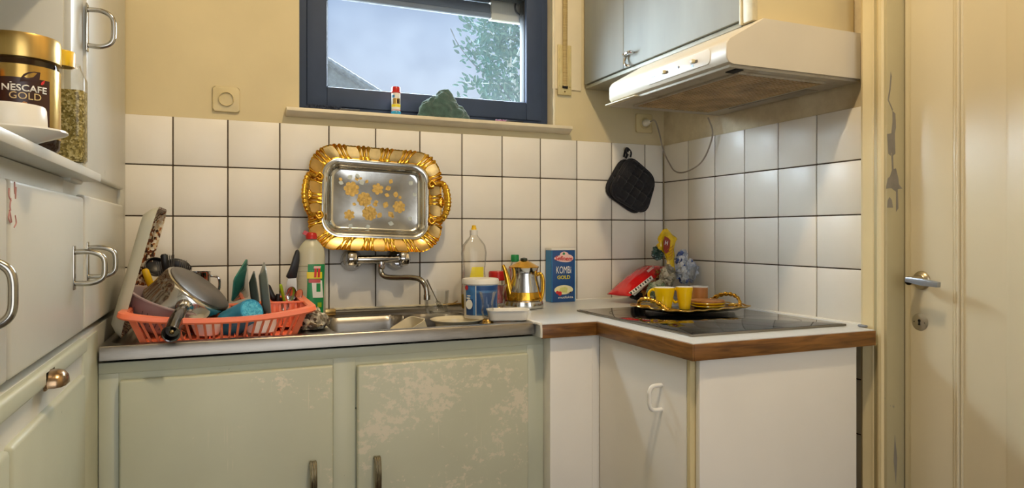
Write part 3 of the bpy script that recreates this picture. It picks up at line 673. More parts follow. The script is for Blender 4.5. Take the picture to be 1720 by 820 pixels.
# roller shutter belt and its winder plate
bl = thing('shutter_belt', 'woven roller shutter belt with cream guide plate right of window', 'shutter belt', (-.44, 0, 1.67))
x0_, x1_ = at(936, 120, Y=0).x, at(959, 120, Y=0).x; za, zb_ = at(947, 160, Y=0).z, at(947, 76, Y=0).z
bm = B(); box(bm, (x0_, -.006, za), (x1_, .001, zb_), .003); box(bm, (x0_+.006, -.010, za+.03), (x0_+.012, -.005, zb_-.002), .002); box(bm, (x1_-.012, -.010, za+.03), (x1_-.006, -.005, zb_-.002), .002); obj('guide_plate', bm, pm('yellowed_plate', '#cbbb86', .5, var=.12, vs=30), bl)
xm = (x0_+x1_)/2
bm = B(); tube(bm, [(xm, -.0095, za+.032), (xm-.001, -.010, za+.12), (xm-.002, -.013, zb_+.05), (xm-.004, -.02, 2.2), (xm-.006, -.024, ZC-.12)], .0095, 8, flat=.28, up=(1, 0, 0)); obj('strap', bm, M['strap'], bl)
bm = B(); box(bm, (xm-.011, -.0105, za+.024), (xm+.011, -.006, za+.034), .001); obj('slot', bm, M['dark'], bl)
bm = B(); lathe(bm, [(0, .0015), (.003, .001), (.0035, 0)], 12, FRONT((xm, -.006, za+.012))); obj('screw', bm, M['brass'], bl)
bm = B(); box(bm, (xm-.05, -.04, ZC-.14), (xm+.05, .0, ZC-.0), .01); obj('belt_inlet', bm, M['ivory'], bl)

# pot holders on their hook
hk = thing('wall_hook', 'small clear adhesive hook on the tiles holding the pot holders', 'hook', tuple(at(1053, 250, Y=0)))
c = at(1052, 252, Y=-.001)
bm = B(); lathe(bm, [(0, .003), (.013, .0028), (.014, 0)], 24, FRONT(c)); tube(bm, path([c+Vector((0, -.003, -.002)), c+Vector((0, -.012, -.012)), c+Vector((0, -.020, -.016)), c+Vector((0, -.023, -.006))], 5), .003, 8); obj('hook', bm, M['whitepl'], hk)
def potholder(label, poly, y, loop):
    c0 = sum((at(px, py, Y=y) for px, py in poly), Vector())/len(poly)
    t = thing('pot_holder', label, 'pot holder', tuple(c0), 'black pot holders on the hook')
    P3 = [at(px, py, Y=y) for px, py in poly]; n = len(P3); rim = []
    for i in range(n):                                            # rounded corners
        a, b, c_ = P3[i-1], P3[i], P3[(i+1) % n]; r_ = .3
        for k in range(7):
            s = k/6; p0 = b.lerp(a, r_); p2 = b.lerp(c_, r_); rim.append(p0*(1-s)**2+b*2*s*(1-s)+p2*s*s)
        e0 = b.lerp(c_, r_); e1 = c_.lerp(b, r_)
        for k in range(1, 16): rim.append(e0.lerp(e1, k/16))
    nr = 44; bm = B()
    u = (P3[1]-P3[0]).normalized(); v = (P3[3]-P3[0]).normalized(); R = []
    for i in range(1, nr+1):
        f = i/nr; row = []
        for q in rim:
            w_ = c0.lerp(q, f); d = w_-P3[0]; a, b = d.dot(u), d.dot(v)
            z = .0065-.0042*(math.exp(-((a % .036-.018)/.0042)**2)+math.exp(-((b % .036-.018)/.0042)**2))
            z *= (1 if f < .97 else .5); row.append(w_+Vector((0, -z, 0)))
        R.append(row)
    V = rings(bm, R); bm.faces.new(V[0])
    back = [bm.verts.new(q+Vector((0, .005, 0))) for q in rim]
    for i in range(len(rim)): bm.faces.new((V[-1][i], V[-1][(i+1) % len(rim)], back[(i+1) % len(rim)], back[i]))
    bm.faces.new(back[::-1]); obj('pad', bm, M['blackcloth'], t)
    bm = B(); tube(bm, rim+[rim[0]], .0042, 8, caps=False); obj('binding', bm, M['blackcloth'], t)
    bm = B(); l0 = [at(px, py, Y=yy) for px, py, yy in loop]; tube(bm, path(l0, 6), .0042, 8, flat=.6); obj('hanging_loop', bm, M['blackcloth'], t)
potholder('rear black quilted pot holder, mostly hidden, on the tile hook', [(1046, 262), (1092, 302), (1072, 364), (1012, 322)], -.007, [(1048, 264, -.008), (1050, 254, -.012), (1053, 250, -.016), (1055, 257, -.012), (1051, 266, -.008)])
potholder('front black quilted pot holder hanging on the tile hook', [(1056, 260), (1102, 300), (1084, 362), (1020, 326)], -.026, [(1054, 262, -.022), (1051, 253, -.022), (1054, 249, -.02), (1060, 256, -.02), (1059, 264, -.021)])

# ================================================================== ON THE WINDOW SILL
SZ = 1.549
du = thing('cleaning_brush', 'grey fluffy bottle brush lying at the left of the sill', 'brush', (-1.33, .02, SZ))
a, b, c = at(513, 180, Y=.02), at(572, 180, Y=.02), at(604, 184, Y=.02)
for q in (a, b, c): q.z = SZ+.011
a.z += .001; bm = B()
n = 1500
for i in range(n):
    t_ = random.random(); ang = random.uniform(0, 2*PI); r_ = random.uniform(.006, .0125)*(1 if t_ > .1 else .6+4*t_)
    o = a.lerp(b, t_); d = Vector((random.uniform(-.3, .3), math.cos(ang), math.sin(ang))); e = o+d*r_; e.z = max(e.z, SZ+.0006)
    s = Vector((random.uniform(-1, 1), random.uniform(-1, 1), random.uniform(-1, 1))).normalized()*.0012
    vs = [bm.verts.new(k) for k in (o-s, o+s, e+s*.8, e-s*.8)]; bm.faces.new(vs)
tube(bm, [a, b], .005, 8); obj('bristles', bm, M['feather'], du, kind='stuff', smooth=0)
bm = B(); tube(bm, [b-Vector((.004, 0, 0)), b.lerp(c, .5), c], [.0062, .0055, .0062], 10); obj('handle', bm, M['black'], du)
# bubble tube
p = at(665, 190, Y=-.012); k = mpp(p); bt = thing('bubble_tube', 'small tube with red cap and blue base standing on the sill', 'bottle', (p.x, p.y, SZ))
r_ = 7.3*k; h = 47*k
bm = B(); lathe(bm, [(0, .0005), (r_*1.08, .0005), (r_*1.1, .003), (r_*1.1, h*.11), (r_, h*.13)], 28, T(p.x, p.y, SZ)); obj('base', bm, M['blue'], bt)
bm = B(); lathe(bm, [(r_*.97, h*.125), (r_, h*.14), (r_, h*.78)], 28, T(p.x, p.y, SZ)); lb = obj('printed_body', bm, M['print_white'], bt)
bm = B(); lathe(bm, [(r_, h*.775), (r_*1.12, h*.79), (r_*1.12, h*.82), (r_*.98, h*.83), (r_*.98, h*.97), (r_*.9, h), (0, h)], 28, T(p.x, p.y, SZ)); obj('cap', bm, M['red'], bt)
def wrap(bm, r, a0, a1, z0, z1, Mx, n=14, off=.0003):
    rings(bm, [[Mx @ Vector(((r+off)*math.sin(a0+(a1-a0)*i/n), -(r+off)*math.cos(a0+(a1-a0)*i/n), z)) for i in range(n+1)] for z in (z0, z1)], close=False)
Tb = T(p.x, p.y, SZ)
for nm, m_, a0, a1, z0, z1 in (('yellow_band', 'print_yellow', -1.5, 1.5, .27, .37), ('orange_patch', 'pale_gold', -.9, .9, .38, .58), ('blue_patch', 'midblue', -1.2, -.5, .60, .70), ('red_line', 'print_red', -1.5, 1.5, .15, .17), ('brown_patch', 'label_dark', 0, .5, .40, .54)):
    bm = B(); wrap(bm, r_, a0, a1, h*z0, h*z1, Tb, off=.0003 if 'brown' not in nm else .0006); obj(nm, bm, M[m_], lb)
# crumpled green cloth
p = at(744, 190, Y=-.002); k = mpp(p); bm = B()
t_ = bmesh.new(); bmesh.ops.create_icosphere(t_, subdivisions=5, radius=1)
for v in t_.verts:
    d = v.co.copy(); z = max(d.z, -.05)
    ridge = abs(noise.noise(d*1.6+Vector((3, 1, 2))))*1.0+.5*abs(noise.noise(d*3.4+Vector((1, 7, 0))))
    f = .86+.30*ridge-.06*abs(noise.noise(d*8))
    prof_ = 1-.30*max(0, d.x-.2)-.12*max(0, -d.x-.2)
    v.co = Vector((d.x*.0845*1.08*f, d.y*.026*f, max(0, z)*.092*f*prof_))
t_.transform(T(p.x, p.y, SZ+.0008)); add(bm, t_)
solo('green_cloth', bm, M['terry'], 'crumpled dark green terry cloth lying on the window sill', 'cloth', (p.x, p.y, SZ), smooth=180)
# hair clip / pen at the right end
a, b = at(832, 201, Y=-.01), at(878, 204, Y=-.008); a.z = b.z = SZ+.005
pen = thing('hair_clip', 'black hair clip with pink beads at right end of the sill', 'hair clip', (a.x, a.y, SZ))
bm = B(); box(bm, (a.x+.04, a.y-.006, SZ+.0003), (b.x, a.y+.006, SZ+.009), .003); obj('clip', bm, M['black'], pen)
bm = B()
for i in range(9): 
    t2 = bmesh.new(); bmesh.ops.create_icosphere(t2, subdivisions=2, radius=.004); t2.transform(T(a.x+.004+i*.0048, a.y+random.uniform(-.004, .004), SZ+.0045+random.uniform(0, .003))); add(bm, t2)
obj('beads', bm, pm('dull_pink_beads', '#8a5a72', .35, var=.4, vs=90), pen)

# ================================================================== GOLD TRAY LEANING OVER THE TAP, TAP
tz = 1.262; Lean = math.radians(9); Tilt = math.radians(2.3)
ct = at(631, 337, Y=-.038)
Mt = T(*ct) @ Matrix.Rotation(Tilt, 4, 'Y') @ Matrix.Rotation(-Lean, 4, 'X') @ Matrix(((1, 0, 0, 0), (0, 0, -1, 0), (0, 1, 0, 0), (0, 0, 0, 1)))
tg = thing('ornate_tray', 'large ornate gold-rimmed silver tray propped against tiles above the tap', 'tray', tuple(ct))
def rsh(hw, hh, r, n):
    """n points round a rounded rectangle, evenly by arc length"""
    segs = []; L = 0
    pts = rrect(2*hw, 2*hh, r, 12); pts.append(pts[0]); acc = [0]
    for i in range(len(pts)-1): acc.append(acc[-1]+math.dist(pts[i], pts[i+1]))
    out = []; j = 0
    for i in range(n):
        s = acc[-1]*i/n
        while acc[j+1] < s: j += 1
        f = (s-acc[j])/(acc[j+1]-acc[j]); out.append((pts[j][0]*(1-f)+pts[j+1][0]*f, pts[j][1]*(1-f)+pts[j+1][1]*f))
    return out
HW, HH = .216, .171; N = 720
bm = B(); R = []
for f, z in ((0.02, .0), (.5, .0), (.92, .0), (.97, .001), (1, .004)): R.append([Mt @ Vector((x*f, y*f, z)) for x, y in rsh(.147, .100, .030, N)])
V = rings(bm, R); bm.faces.new(V[0]); 
R = []
for e, z in ((0, .004), (.004, .012), (.008, .018), (.012, .020), (.015, .0185), (.019, .0205), (.024, .0215), (.028, .0205)): R.append([Mt @ Vector((x, y, z)) for x, y in rsh(.147+e, .100+e, .030+e, N)])
V = rings(bm, R); obj('basin', bm, M['silver'], tg, smooth=50)
bm = B(); R = []; W = rsh(.175, .128, .058, N); O = rsh(HW, HH, .085, N); nl = 18
for k in range(13):
    f = k/12; row = []
    for i in range(N):
        ph = 2*PI*nl*i/N
        t = ((ph/PI+1) % 2-1)/.62                                   # place within a knot of folds, flat lobe outside
        w_ = max(0, 1-t*t)**.6; fold = abs(math.cos(1.5*PI*t))
        x = W[i][0]*(1-f)+O[i][0]*f; y = W[i][1]*(1-f)+O[i][1]*f
        s = 1+f*f*(w_*(.022*fold-.014)+(0 if abs(t) < 1 else .006*abs(math.cos(ph*3))))
        z = .0205-.004*math.sin(PI*f)+.006*f*f+w_*(.003+.011*f**.8*fold-.004*f)
        row.append(Mt @ Vector((x*s, y*s, z)))
    R.append(row)
R.append([q+(Mt.to_3x3() @ Vector((0, 0, -.004))) for q in R[-1]]); rings(bm, R); obj('rim', bm, M['gold'], tg, smooth=60)
# closed underside
bm = B(); R = [[Mt @ Vector((x, y, z)) for x, y in rsh(a, b, r, N)] for a, b, r, z in ((.02, .012, .005, -.003), (.145, .098, .03, -.003), (.150, .103, .034, .002), (.172, .125, .055, .0185), (.213, .168, .083, .025))]
V = rings(bm, R); bm.faces.new(V[0]); obj('underside', bm, M['brass'], tg)
for sgn in (-1, 1):
    bm = B()
    pp = path([(sgn*.196, .062, .030), (sgn*.214, .064, .040), (sgn*.224, .045, .050), (sgn*.229, .012, .054), (sgn*.229, -.014, .054), (sgn*.223, -.042, .050), (sgn*.212, -.062, .040), (sgn*.194, -.062, .030)], 9)
    n = len(pp)
    tube(bm, [Mt @ q for q in pp], [.006+.0075*math.sin(PI*i/(n-1))*(1+.22*math.sin(i*1.6)) for i in range(n)], 12, flat=.7)
    for q0, sg in (((sgn*.197, .060, .030), 1), ((sgn*.195, -.062, .030), -1)):
        tube(bm, [Mt @ Vector(q) for q in path([q0, (q0[0]-sgn*.012, q0[1]+sg*.012, .030), (q0[0]-sgn*.022, q0[1]+sg*.004, .029), (q0[0]-sgn*.018, q0[1]-sg*.008, .029), (q0[0]-sgn*.008, q0[1]-sg*.006, .030)], 6)], .0048, 8)
    for a in range(5):
        t_ = bmesh.new(); bmesh.ops.create_icosphere(t_, subdivisions=2, radius=1); t_.transform(Matrix.Diagonal((.013, .0055, .006, 1)))
        add(bm, t_, Mt @ T(sgn*.205, 0, .031) @ Rz((.5-a*.25)*1.7+(0 if sgn > 0 else PI)) @ T(.012, 0, 0))
    obj('handle', bm, M['gold'], tg, smooth=60)
# engraved roses: petals cut into the basin's face
bm = B(); zf = .0006
def petalflower(cx, cy, r, npet, rot=0):
    for ring, (rr, m_) in enumerate(((1, npet), (.6, npet-1), (.28, 3))):
        for i in range(m_):
            a = rot+2*PI*i/m_+ring*.5; ex, ey = cx+r*rr*.66*math.cos(a), cy+r*rr*.66*math.sin(a)
            prism(bm, [(ex+r*(.10+.23*rr)*math.cos(b), ey+r*(.10+.23*rr)*math.sin(b)) for b in [2*PI*j/12 for j in range(12)]], zf-.0002+ring*.0001, zf+ring*.0001, Mt)
def leaf(cx, cy, L, a, w_=.38):
    prism(bm, [(cx+L*(t*math.cos(a)-s*w_*math.sin(PI*t)*math.sin(a)), cy+L*(t*math.sin(a)+s*w_*math.sin(PI*t)*math.cos(a))) for t, s in [(j/8, 1) for j in range(9)]+[(1-j/8, -1) for j in range(1, 8)]], zf-.0002, zf+.0001, Mt)
def tp(px, py):
    q = at(px, py, Y=ct.y); d = Mt.inverted() @ q; return d.x, d.y
for px, py, r, n_ in ((591, 317, .026, 7), (612, 335, .025, 8), (635, 317, .020, 6), (620, 359, .025, 9), (670, 348, .022, 7), (586, 362, .018, 6)): petalflower(*tp(px, py), r, n_, px)
for px, py, L, a in ((648, 318, .022, .5), (646, 326, .018, -.3), (645, 350, .024, 1.2), (652, 356, .024, -.9), (640, 358, .022, -2.2), (634, 346, .018, 2.8), (628, 341, .016, .4), (656, 308, .018, 1.2), (602, 303, .016, 2), (664, 332, .022, 1.4), (604, 300, .012, .5), (576, 302, .014, 2.6), (673, 335, .014, 1.9), (598, 345, .014, 2.7), (615, 307, .014, 1), (660, 362, .012, -2)): leaf(*tp(px, py), L, a)
obj('engraved_roses', bm, M['goldetch'], tg, smooth=0)
bm = B()
for px, py, L, a in ((585, 300, .020, .8), (603, 300, .02, 1.9), (578, 308, .018, 2.8), (611, 310, .02, 2.2), (660, 378, .02, 2.9), (612, 384, .018, .4), (585, 385, .018, 1.1), (690, 372, .018, 2.2), (688, 310, .02, .8), (700, 330, .018, 2.4)): leaf(*tp(px, py), L, a)
obj('engraved_leaves', bm, pm('frosted_engraving', '#a9b0ad', .5, .6, var=.2, vs=90), tg, smooth=0)

# ---- wall tap
fp = thing('wall_tap', 'chrome wall-mounted mixer tap with long swivel spout over the sink', 'tap', (-1.14, -.02, 1.07))
fl_, fr_ = at(590, 438, Y=0), at(664, 441, Y=0); YB = -.072; zb = fl_.z+.002
for q in (fl_, fr_):
    bm = B(); lathe(bm, [(.0, 0), (.034, 0), (.036, .006), (.031, .018), (.024, .028), (.019, .034), (.019, .05), (.021, .052), (.021, .075), (0, .078)], 32, FRONT((q.x, 0, zb))); obj('wall_union', bm, M['chrome'], fp)
kl, kr = at(609, 431, Y=YB-.006), at(688, 431, Y=YB-.006)
bm = B(); tube(bm, [(fl_.x-.005, YB, zb+.004), (fr_.x+.005, YB, zb+.004)], .0135, 20); lathe(bm, [(.0135, 0), (.0135, .02), (.012, .024), (0, .025)], 20, frame((at(640, 436, Y=YB).x, YB, zb-.004), (0, 0, -1), (1, 0, 0))); obj('body', bm, M['chrome'], fp)
for q, sg in ((fl_.x-.010, -1), (fr_.x+.012, 1)):
    bm = B(); lathe(bm, [(.0, 0), (.014, 0), (.0235, .004), (.025, .010), (.025, .022), (.0235, .030), (.016, .036), (0, .038)], 32, frame((q-.019*1, YB-.004, zb+.006), (1, 0, 0), (0, 1, 0)), lambda a, i: 1+.035*math.cos(8*a)); obj('knob', bm, M['chrome'], fp)
sxs = at(640, 436, Y=YB).x
sp = [Vector((sxs, YB, zb-.012)), at(640, 458, Y=-.075), at(648, 465, Y=-.085), at(665, 466.5, Y=-.11), at(690, 466.5, Y=-.15), at(706, 470, Y=-.178), at(715, 482, Y=-.192), at(717, 497, Y=-.196)]
bm = B(); tube(bm, path(sp, 9), .0088, 16); e = sp[-1]; lathe(bm, [(.0088, .0), (.0108, -.001), (.0108, -.016), (.009, -.017), (0, -.015)], 20, T(e.x, e.y, e.z+.004)); obj('spout', bm, pm('dull_chrome', '#a8a49a', .14, 1, var=.1, vs=20), fp)

# ================================================================== CUPBOARD SHELF
ZS = 1.2737
def cyl_label(c, r, z0, z1, a_mid, half, off=.0004, n=20):
    bm = B(); rings(bm, [[Vector((c.x+(r+off)*math.cos(a_mid-half+2*half*i/n), c.y+(r+off)*math.sin(a_mid-half+2*half*i/n), z)) for i in range(n+1)] for z in (z0, z1)], close=False); return bm
def camang(c): return math.atan2(CAM.y-c.y, CAM.x-c.x)
cj = at(36, 200, Y=-1.02); k = mpp(cj); cj.z = ZS; rj = 57*k*.97
jr = thing('coffee_jar', 'large coffee jar with brown label and gold lid on cupboard shelf', 'jar', tuple(cj))
zt = at(36, 66, Y=-1.02).z; zl = at(36, 103, Y=-1.02).z
bm = B(); lathe(bm, [(0, .0005), (rj*.86, .0005), (rj*.98, .008), (rj, .02), (rj, zl-ZS-.018), (rj*.96, zl-ZS-.008), (rj*.92, zl-ZS)], 48, T(*cj)); obj('glass_body', bm, thin('brown_tinted_glass', (.80, .72, .66), 1.2), jr)
bm = B(); lathe(bm, [(0, .004), (rj*.84, .004), (rj*.95, .012), (rj*.96, zl-ZS-.03), (0, zl-ZS-.028)], 40, T(*cj)); obj('coffee', bm, M['coffee'], jr, kind='stuff')
bm = B(); lathe(bm, [(rj*.9, zl-ZS-.004), (rj*1.01, zl-ZS-.002), (rj*1.02, zl-ZS+.003), (rj*1.02, zt-ZS-.005), (rj*.99, zt-ZS), (rj*.94, zt-ZS), (rj*.92, zt-ZS-.002), (0, zt-ZS-.002)], 56, T(*cj)); obj('lid', bm, pm('brushed_gold_lid', '#d2b06a', .3, 1, var=.12, vs=3, stretch=(30, 30, .3)), jr)
am = camang(cj)
lb = obj('label', cyl_label(cj, rj, ZS+.022, zl-.014, am, 1.45), M['pale_gold'], jr)
obj('dark_panel', cyl_label(cj, rj, ZS+.022, zl-.034, am-.05, .80, .0007), M['label_dark'], lb)
bm = B()
def onjar(px, py, off=.001):
    """a point of the jar's skin seen at a pixel"""
    d = (at(px, py, Y=cj.y)-CAM).normalized(); o = CAM-cj; a_ = d.x**2+d.y**2; b_ = 2*(o.x*d.x+o.y*d.y); c_ = o.x**2+o.y**2-(rj+off)**2
    t = (-b_-math.sqrt(max(0, b_*b_-4*a_*c_)))/(2*a_); return CAM+d*t
def jarpoly(pts, off): 
    n = len(pts); bm.faces.new([bm.verts.new(onjar(x, y, off)) for x, y in pts])
jarpoly([(33, 137), (35, 130), (40, 124), (48, 121), (58, 120.5), (68, 122), (66, 137), (60, 137), (50, 136.5), (40, 136.5)], .0011); obj('cup_silhouette', bm, M['label_dark'], lb, recalc=False)
def jtext(name, s, px, py, wpx, hpx, m_, bold=0):
    c_ = onjar(px, py); a_ = math.atan2(c_.y-cj.y, c_.x-cj.x); kk = mpp(c_)
    Mx = T(cj.x, cj.y, c_.z) @ Rz(a_+PI/2) @ Matrix.Rotation(PI/2, 4, 'X')
    text(name, s, wpx*kk*.95, Mx, m_, lb, hpx*kk, bend=rj+.0012, bold=bold)
jtext('lettering', 'NESCAFE', 42, 148, 69, 11.5, M['print_white'], .02)
jtext('lettering', 'GOLD', 43, 161, 48, 11.5, pm('cream_gold_print', '#e0c68e', .4))
bm = B(); jarpoly([(16, 136.5), (74, 140), (74, 141.6), (16, 138.1)], .0016); obj('white_rule', bm, M['print_white'], lb, recalc=False)
bm = B(); jarpoly([(68.5, 142), (70, 138), (76, 135), (74, 141), (71, 143)], .0022); obj('red_accent', bm, M['print_red'], lb, recalc=False)
bm = B(); jarpoly([(37, 172), (40, 170), (45, 171.5), (47, 176), (46, 181), (37, 180)], .0018); obj('bean_print', bm, M['woodtan'], lb, recalc=False)
# herb jar
ch = at(118.5, 200, Y=-.868); k = mpp(ch); ch.z = ZS; rh = 24.5*k
hj = thing('herb_jar', 'clear herb jar with yellow cap beside the coffee jar', 'jar', tuple(ch))
zc = at(118, 88, Y=-.868).z-ZS; zc0 = at(118, 108, Y=-.868).z-ZS; zf_ = at(118, 152, Y=-.868).z-ZS
sq = lambda a, i: 1/ (abs(math.cos(a))**5+abs(math.sin(a))**5)**.2 if i not in (8, 9) else 1
bm = B(); lathe(bm, [(0, .001), (rh*.8, .001), (rh*.95, .006), (rh*.95, zf_), (rh*.93, zf_+.02), (rh*.8, zc0-.02), (rh*.62, zc0-.008), (rh*.58, zc0-.004), (rh*.58, zc0)], 40, T(*ch), sq); obj('glass_body', bm, M['pet'], hj)
bm = B(); lathe(bm, [(0, .003), (rh*.76, .003), (rh*.91, .008), (rh*.91, zf_-.002), (0, zf_)], 40, T(*ch), lambda a, i: 1/(abs(math.cos(a))**5+abs(math.sin(a))**5)**.2); obj('herbs', bm, M['oregano'], hj, kind='stuff')
cc = at(108, 100, Y=-.868); 
bm = B(); lathe(bm, [(rh*.6, zc0-.006), (rh*.72, zc0-.006), (rh*.74, zc-.003), (rh*.70, zc), (0, zc)], 36, T(ch.x-.012, ch.y, ZS), lambda a, i: 1+.015*math.cos(30*a)); obj('cap', bm, M['yellowpl'], hj)
# saucer and dish in front
cs = at(18, 222, Y=-1.155); cs.z = ZS; k = mpp(cs); rs_ = 82*k
bm = B(); lathe(bm, [(0, .001), (rs_*.45, .001), (rs_*.5, .003), (rs_*.96, .0145), (rs_, .0165), (rs_*.99, .019), (rs_*.93, .0175), (rs_*.5, .008), (0, .007)], 64, T(*cs))
solo('saucer', bm, M['porcelain'], 'white saucer overhanging the front of the cupboard shelf', 'saucer', tuple(cs))
rb = 52*k; zb0 = ZS+.0165; ztop = at(18, 178, Y=-1.155).z
bm = B(); lathe(bm, [(0, -.004), (rb*.8, -.004), (rb*.93, .0), (rb, .006), (rb*.97, ztop-zb0-.004), (rb*.93, ztop-zb0), (0, ztop-zb0+.001)], 56, T(cs.x, cs.y, zb0))
solo('round_tub', bm, M['whitepl'], 'shallow white round tub sitting in the saucer on the shelf', 'tub', (cs.x, cs.y, zb0))
a = at(3, 160, Y=-1.085); bm = B(); Mx = T(a.x, a.y, ZS) @ Rz(.2) @ Matrix.Rotation(-.17, 4, 'Y')
box(bm, (-.052, -.006, .0095), (.002, .006, .125), .002, 2, Mx); yb = thing('yellow_packet', 'orange-yellow packet leaning in front of the coffee jar', 'packet', (a.x, a.y, ZS))
obj('carton', bm, pm('orange_yellow_card', '#e39a1d', .4), yb); bm = B(); box(bm, (-.050, -.0068, .015), (-.010, -.0055, .115), 0, 2, Mx); obj('front_print', bm, M['cream_por'], yb)

# ================================================================== DISH RACK AND WHAT IS IN IT
def pt(px, py, Y): return at(px, py, Y=Y)
rk = thing('dish_rack', 'coral plastic dish rack full of washing up at left of the sink', 'dish rack', (-1.63, -.36, .9))
RX0, RX1, RY0, RY1 = -1.792, -1.452, -.495, -.215          # foot
zb0 = .8915
def rimz(x):                                                # the rim dips in the middle
    t_ = (x+1.62)/.2; return .948+.030*min(1.15, abs(t_))**2.2
def flare(x, y, top):
    f = .030*top; cx, cy = (RX0+RX1)/2, (RY0+RY1)/2
    return x+f*(1 if x > cx else -1)*min(1, abs(x-cx)/.15), y+f*.8*(1 if y > cy else -1)*min(1, abs(y-cy)/.1)
loop0 = [(x+(RX0+RX1)/2, y+(RY0+RY1)/2) for x, y in rsh((RX1-RX0)/2, (RY1-RY0)/2, .02, 96)]
bm = B(); R = []
for dz, e, in ((0, -.003), (.0035, .0), (.0035, .016), (-.006, .0185), (-.010, .0165), (-.003, .012), (-.003, -.003)):
    row = []
    for x, y in loop0:
        X, Yy = flare(x, y, 1); n_ = Vector((x-(RX0+RX1)/2, y-(RY0+RY1)/2, 0)); ax = abs(n_.x)/.17 > abs(n_.y)/.14
        X += (e if n_.x > 0 else -e)*(min(1, abs(n_.x)/.15)); Yy += (e if n_.y > 0 else -e)*min(1, abs(n_.y)/.12)
        row.append((X, Yy, rimz(x)+dz))
    R.append(row)
rings(bm, R, loop=True); obj('rim', bm, M['coral'], rk)
bm = B()
box(bm, (RX0, RY0, zb0), (RX1, RY1, zb0+.004), .001)
for k in range(11): x = RX0+.03+k*.028; box(bm, (x, RY0+.02, zb0+.004), (x+.003, RY1-.02, zb0+.010), .001)
obj('base', bm, M['coral'], rk)
def bar(p0, p1, wdt, dep, along):
    t_ = bmesh.new(); a = Vector(p0); b = Vector(p1); u = Vector(along)*wdt/2; n_ = Vector(along).cross((b-a).normalized())*dep/2
    vs = [t_.verts.new(q) for q in (a-u-n_, a+u-n_, a+u+n_, a-u+n_, b-u-n_, b+u-n_, b+u+n_, b-u+n_)]
    for f in ((3,2,1,0),(4,5,6,7),(0,1,5,4),(1,2,6,5),(2,3,7,6),(3,0,4,7)): t_.faces.new([vs[i] for i in f])
    return t_
for side in (0, 1):
    for k in range(21):
        x = RX0+.006+k*(RX1-RX0-.012)/20; y = RY0 if side == 0 else RY1
        X, Yy = flare(x, y, 1); wd = .0055 if 0 < k < 20 else .014
        bm = B(); add(bm, bar((x, y, zb0+.001), (X, Yy, rimz(x)+.001), wd, .0032, (1, 0, 0))); obj('bar', bm, M['coral'], rk, smooth=0)
    for k in range(13):
        y = RY0+.008+k*(RY1-RY0-.016)/12; x = RX0 if side == 0 else RX1
        X, Yy = flare(x, y, 1)
        bm = B(); add(bm, bar((x, y, zb0+.001), (X, Yy, rimz(x)+.001), .0055 if 0 < k < 12 else .014, .0032, (0, 1, 0))); obj('bar', bm, M['coral'], rk, smooth=0)
# cutlery box at the right end
CX0, CX1, CY0, CY1, CZ0, CZ1 = -1.515, -1.428, -.40, -.23, .905, .972
bm = B()
for a, b in (((CX0, CY0, CZ0), (CX0+.0025, CY1, CZ1)), ((CX1-.0025, CY0, CZ0), (CX1, CY1, CZ1)), ((CX0, CY1-.0025, CZ0), (CX1, CY1, CZ1)), ((CX0, CY0, CZ0), (CX1, CY1, CZ0+.0025)), ((CX0, (CY0+CY1)/2-.001, CZ0), (CX1, (CY0+CY1)/2+.001, CZ1-.01))): box(bm, a, b, .0008)
for k in range(7): x = CX0+.002+k*.0135; box(bm, (x, CY0, CZ0), (x+.006, CY0+.0025, CZ1), .0005)
for a, b in (((CX0-.004, CY0-.004, CZ1-.004), (CX1+.006, CY0+.004, CZ1+.001)), ((CX0-.004, CY1-.004, CZ1-.004), (CX1+.006, CY1+.003, CZ1+.001)), ((CX0-.004, CY0, CZ1-.004), (CX0+.003, CY1, CZ1+.001)), ((CX1-.003, CY0, CZ1-.004), (CX1+.006, CY1, CZ1+.001))): box(bm, a, b, .001)
obj('cutlery_box', bm, M['coral'], rk)

# serving tray on edge at the far left
A, Bt = Vector((-1.858, -.462, .906)), pt(250, 352, -.462)
lean = math.atan2(Bt.x-A.x, Bt.z-A.z); Hh = (Bt-A).length+.012
ft = thing('serving_tray', 'floral serving tray with grey-white back standing on edge beside the cupboard', 'tray', tuple(A))
Mx = T(A.x, A.y, A.z) @ Matrix.Rotation(lean, 4, 'Y')
# local: x out of the dish face, y depth, z up
Ln = .30
def trayring(inset, x): return [Mx @ Vector((x, Ln/2+u, Hh/2+v)) for u, v in rsh(Ln/2-inset, Hh/2-inset, max(.006, .045-inset), 120)]
bm = B(); V = rings(bm, [trayring(.026, -.012), trayring(.008, .002), trayring(0, .015), trayring(-.001, .0165)]); bm.faces.new(V[0]); obj('back', bm, M['trayback'], ft)
bm = B(); V = rings(bm, [trayring(-.001, .0165), trayring(.004, .016), trayring(.012, .002), trayring(.030, -.009)]); bm.faces.new(V[-1]); obj('printed_face', bm, M['floral'], ft)

